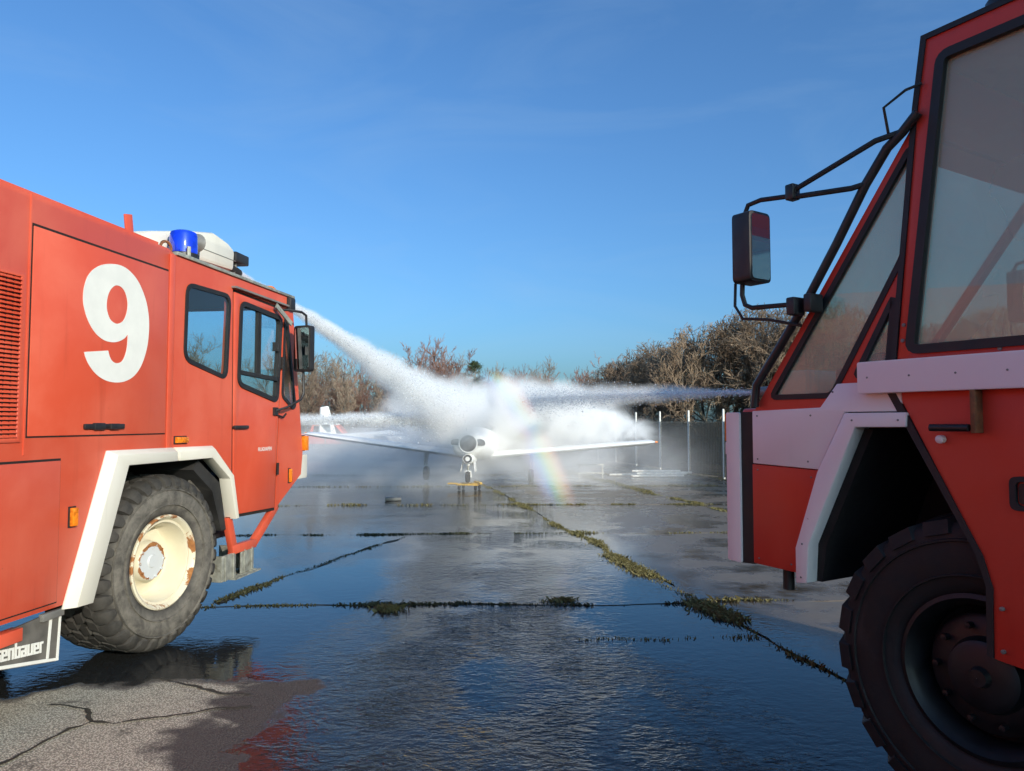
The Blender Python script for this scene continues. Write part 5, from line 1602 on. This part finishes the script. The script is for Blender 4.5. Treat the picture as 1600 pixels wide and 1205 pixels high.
belt(4.5, 43, 10.5, 29.5, 5000, 1.9, 3)
belt(10.5, 29.5, 45, 20, 5000, 2.0, 4)
tag(new_obj('undergrowth', ug.mesh('undergrowth', M['reed'])), 'dead brown undergrowth at the foot of the tree line', 'undergrowth', kind='stuff')

# ================================================================== water jets, spray, mist, rainbow
def vol_mat(name, density_fn, colour=(1.0, 1.0, 1.0), aniso=-0.15, step=1.0):
    t = NT(name)
    d = density_fn(t)
    v = t.n('VolumeScatter')
    if hasattr(colour, '__call__'):
        t.set(v.inputs['Color'], colour(t))
    else:
        v.inputs['Color'].default_value = (*colour, 1)
    t.set(v.inputs['Density'], d)
    v.inputs['Anisotropy'].default_value = aniso
    m = t.done(vol=v.outputs[0])
    m.cycles.volume_step_rate = step
    return m

def water_jet(name, p0, p1, arc, r0, rk, rp, core, label, edge=(0.30, 0.62), nscale=2.2, step=0.22, dmax=22.0, fade=0.85, drops=20000, dsz=1.0, fall=0.07, umax=0.72):
    p0, p1 = Vector(p0), Vector(p1)
    L = (p1 - p0).length
    x = (p1 - p0).normalized()
    z = (Vector((0, 0, 1)) - x * x.z).normalized()
    y = z.cross(x)
    def rad(u):
        return r0 + rk * u ** rp
    n = 16
    rings = []
    for i in range(25):
        u = i / 24
        zc = arc * 4 * u * (1 - u)
        rr = rad(u) * 1.22 + 0.01
        rings.append([(L * u, rr * math.cos(k * 2 * math.pi / n), zc + rr * math.sin(k * 2 * math.pi / n)) for k in range(n)])
    def dens(t):
        o = t.obj()
        s = t.sep(o)
        u = t.math('DIVIDE', s[0], L, clamp=True)
        zc = t.math('MULTIPLY', t.math('MULTIPLY', u, t.math('SUBTRACT', 1.0, u)), 4 * arc)
        dz = t.math('SUBTRACT', s[2], zc)
        q_ = t.math('SQRT', t.math('ADD', t.math('MULTIPLY', s[1], s[1]), t.math('MULTIPLY', dz, dz)))
        rr = t.math('ADD', r0, t.math('MULTIPLY', rk, t.math('POWER', u, rp)))
        q_ = t.math('DIVIDE', q_, rr)
        nz = t.noise(t.mapping(o, (0.55, 1, 1)), nscale, 6, 0.68, 0.6)
        nz2 = t.noise(t.mapping(o, (0.7, 1, 1)), nscale * 4.5, 4, 0.65)
        f = t.math('ADD', t.math('MULTIPLY', nz, 0.7), t.math('MULTIPLY', nz2, 0.3))
        wob = t.noise(t.mapping(o, (0.9, 0.9, 0.9)), 0.9, 3, 0.6)
        q_ = t.math('MULTIPLY', q_, t.lin(wob, 0.3, 0.7, 1.25, 0.78))
        prof = t.math('SUBTRACT', 1.0, q_, clamp=True)                       # 1 in the core, 0 at the rim
        body = t.math('POWER', prof, 1.25)
        lump = t.smooth(t.math('ADD', f, t.math('MULTIPLY', prof, 0.16)), edge[0] + 0.12, edge[1] + 0.02, 0.06, 1.0)
        dd = t.math('MINIMUM', t.math('DIVIDE', core, rr), dmax)
        g = t.math('MULTIPLY', t.math('MULTIPLY', body, lump), dd)
        return t.math('MULTIPLY', g, t.smooth(u, 1.0, fade))
    m = vol_mat(name + '_water', dens, step=step)
    o = MB().loft(rings, True).build(name, m, smooth=0)
    o.matrix_world = Matrix((x, y, z)).transposed().to_4x4()
    o.matrix_world.translation = p0
    # flying drops: little slivers scattered through the stream
    q = random.Random(len(name) + int(L * 100))
    v, f = [], []
    for _ in range(drops):
        u = q.random() ** 0.8 * umax
        rr = rad(u) * min(0.95, abs(q.gauss(0, 0.34)))
        an = q.uniform(0, 6.283)
        c = Vector((L * u, rr * math.cos(an), arc * 4 * u * (1 - u) + rr * math.sin(an)))
        if q.random() < fall:                                                  # drops falling out of the stream
            c.z -= q.random() ** 2.5 * 0.7 * u
        sz = (0.004 + 0.007 * u) * q.uniform(0.5, 1.6) * dsz
        k = len(v)
        v.extend([tuple(c + Vector((q.gauss(0, 2.6), q.gauss(0, 0.7), q.gauss(0, 0.7))) * sz) for _i in range(4)])
        f.extend([(k, k + 1, k + 2), (k, k + 2, k + 3), (k, k + 3, k + 1), (k + 1, k + 3, k + 2)])
    me = bpy.data.meshes.new('drops')
    me.from_pydata(v, [], f)
    dr = new_obj('drops', me, M['drop'], o)
    dr['kind'] = 'stuff'
    return tag(o, label, 'water jet')

t = NT('water_drops')
tl_ = t.n('BsdfTranslucent'); tl_.inputs['Color'].default_value = (0.9, 0.93, 0.96, 1)
df_ = t.n('BsdfDiffuse'); df_.inputs['Color'].default_value = (0.92, 0.94, 0.96, 1)
mx_ = t.n('MixShader'); mx_.inputs[0].default_value = 0.5
t.t.links.new(df_.outputs[0], mx_.inputs[1]); t.t.links.new(tl_.outputs[0], mx_.inputs[2])
tp_ = t.n('BsdfTransparent'); m2_ = t.n('MixShader'); m2_.inputs[0].default_value = 0.5
t.t.links.new(mx_.outputs[0], m2_.inputs[1]); t.t.links.new(tp_.outputs[0], m2_.inputs[2])
M['drop'] = t.done(m2_.outputs[0])
water_jet('water_jet', (-2.78, 7.43, 3.27), (-1.10, 20.6, 1.50), 0.06, 0.045, 1.35, 1.55, 2.6, 'broad white water jet falling from the roof of the truck numbered nine', drops=32000)
water_jet('water_jet', (-3.44, 9.08, 1.76), (-1.35, 19.6, 1.82), 0.03, 0.06, 0.26, 1.0, 1.3, 'thin frothy level water jet just above the left wing', nscale=4.5, drops=16000, dsz=1.3, fall=0.04, umax=0.95)
water_jet('water_jet', (1.816, 5.50, 1.975), (-0.1, 20.3, 2.30), 0.05, 0.035, 0.80, 1.2, 0.50, 'level water jet spreading leftwards from the shaded truck', drops=17000)

def puff(name, c, rad, dens0, label, edge=(0.40, 0.66), nscale=0.9, pw=1.0, step=0.5, cat='spray', lean=0.0):
    c = Vector(c)
    n, mrings = 20, 12
    rings = []
    for i in range(1, mrings):
        th = math.pi * i / mrings
        rings.append([(rad[0] * math.sin(th) * math.cos(2 * math.pi * k / n), rad[1] * math.sin(th) * math.sin(2 * math.pi * k / n), -rad[2] * math.cos(th)) for k in range(n)])
    def dens(t):
        o = t.obj()
        q_ = t.n('VectorMath', operation='LENGTH')
        t.set(q_.inputs[0], t.mapping(o, tuple(1 / r for r in rad)))
        prof = t.math('SUBTRACT', 1.0, q_.outputs['Value'])
        nz = t.noise(o, nscale, 6, 0.62, 0.7)
        g = t.smooth(t.math('ADD', nz, t.math('MULTIPLY', prof, 0.42)), edge[0] + 0.12, edge[1] + 0.12)
        g = t.math('MULTIPLY', g, t.smooth(prof, 0.0, 0.45))
        return t.math('MULTIPLY', g, dens0)
    o = MB().loft(rings, True).build(name, vol_mat(name + '_droplets', dens, step=step), loc=tuple(c), smooth=0)
    o.rotation_euler = (0, lean, 0)
    return tag(o, label, cat, kind='stuff')

puff('spray', (-0.40, 21.9, 1.78), (4.4, 2.0, 1.66), 2.9, 'dense white spray cloud where the jets hit the aircraft', edge=(0.36, 0.70))
puff('spray', (1.9, 21.5, 1.72), (2.9, 0.8, 0.72), 3.2, 'white spray blown along the right wing towards its tip', nscale=1.6, lean=R(8))

def mist_d(t):
    o = t.pos()
    s = t.sep(o)
    nz = t.noise(t.mapping(o, (1, 0.6, 1.6)), 0.45, 5, 0.6, 0.5)
    g = t.smooth(nz, 0.30, 0.72)
    g = t.math('MULTIPLY', g, t.smooth(s[2], 2.1, 0.1))
    g = t.math('MULTIPLY', g, t.math('MULTIPLY', t.smooth(s[0], -11.0, -6.5), t.smooth(s[0], 6.0, 2.5)))
    g = t.math('MULTIPLY', g, t.math('MULTIPLY', t.smooth(s[1], 16.5, 21.5), t.smooth(s[1], 40.0, 31.0)))
    return t.math('MULTIPLY', g, 0.50)
tag(MB().box(-11.2, 5.9, 14.8, 40.2, 0.012, 2.2).build('mist', vol_mat('drifting_mist', mist_d, step=1.0), smooth=0), 'thin low mist drifting over the apron around the aircraft', 'mist', kind='stuff')

# rainbow: a curved curtain of fine droplets, coloured across its width
RB_Y = 11.4
ant = Vector((-886 / 1150 * RB_Y, 1.75 - 496 / 1150 * RB_Y))         # centre of the bow in its plane
RB_R = 1031 / 1150 * RB_Y
rb = MB()
rings = []
a0, a1 = math.atan2(0.36 - ant.y, 0.90 - ant.x), math.atan2(2.62 - ant.y, -0.30 - ant.x)
for i in range(25):
    a = a0 + (a1 - a0) * i / 24
    ring = []
    for (dr, dy) in ((-0.29, -0.25), (0.29, -0.25), (0.29, 0.25), (-0.29, 0.25)):
        ring.append(((RB_R + dr) * math.cos(a), dy, (RB_R + dr) * math.sin(a)))
    rings.append(ring)
rb.loft(rings, True)
def rb_w(t):
    s = t.sep(t.obj())
    r_ = t.math('SQRT', t.math('ADD', t.math('MULTIPLY', s[0], s[0]), t.math('MULTIPLY', s[2], s[2])))
    return t.math('DIVIDE', t.math('ADD', t.math('SUBTRACT', r_, RB_R), 0.29), 0.58), t.math('ADD', s[2], ant.y), s[1]
def rb_d(t):
    w_, z_, y_ = rb_w(t)
    g = t.math('MULTIPLY', t.smooth(w_, 0.0, 0.35), t.smooth(w_, 1.0, 0.65))
    g = t.math('MULTIPLY', g, t.math('MULTIPLY', t.smooth(z_, 2.6, 2.2), t.smooth(z_, 0.36, 1.05)))
    g = t.math('MULTIPLY', g, t.smooth(t.math('ABSOLUTE', y_), 0.25, 0.05))
    return t.math('MULTIPLY', g, 2.9)
def rb_c(t):
    w_, z_, y_ = rb_w(t)
    cr = t.n('ValToRGB')
    t.set(cr.inputs[0], w_)
    el = cr.color_ramp.elements
    cols = [(0.12, (0.42, 0.36, 0.85)), (0.32, (0.25, 0.48, 0.95)), (0.46, (0.35, 0.85, 0.50)), (0.58, (0.95, 0.88, 0.25)), (0.70, (1.0, 0.55, 0.20)), (0.88, (0.95, 0.32, 0.22))]
    el[0].position, el[0].color = cols[0][0], (*cols[0][1], 1)
    el[1].position, el[1].color = cols[-1][0], (*cols[-1][1], 1)
    for p, c in cols[1:-1]:
        e = el.new(p)
        e.color = (*c, 1)
    return cr.outputs[0]
tag(rb.build('rainbow', vol_mat('rainbow_droplets', rb_d, rb_c, aniso=-0.5, step=0.25), loc=(ant.x, RB_Y, ant.y), smooth=0), 'curved rainbow band hanging in the spray before the right wing', 'rainbow', kind='stuff')
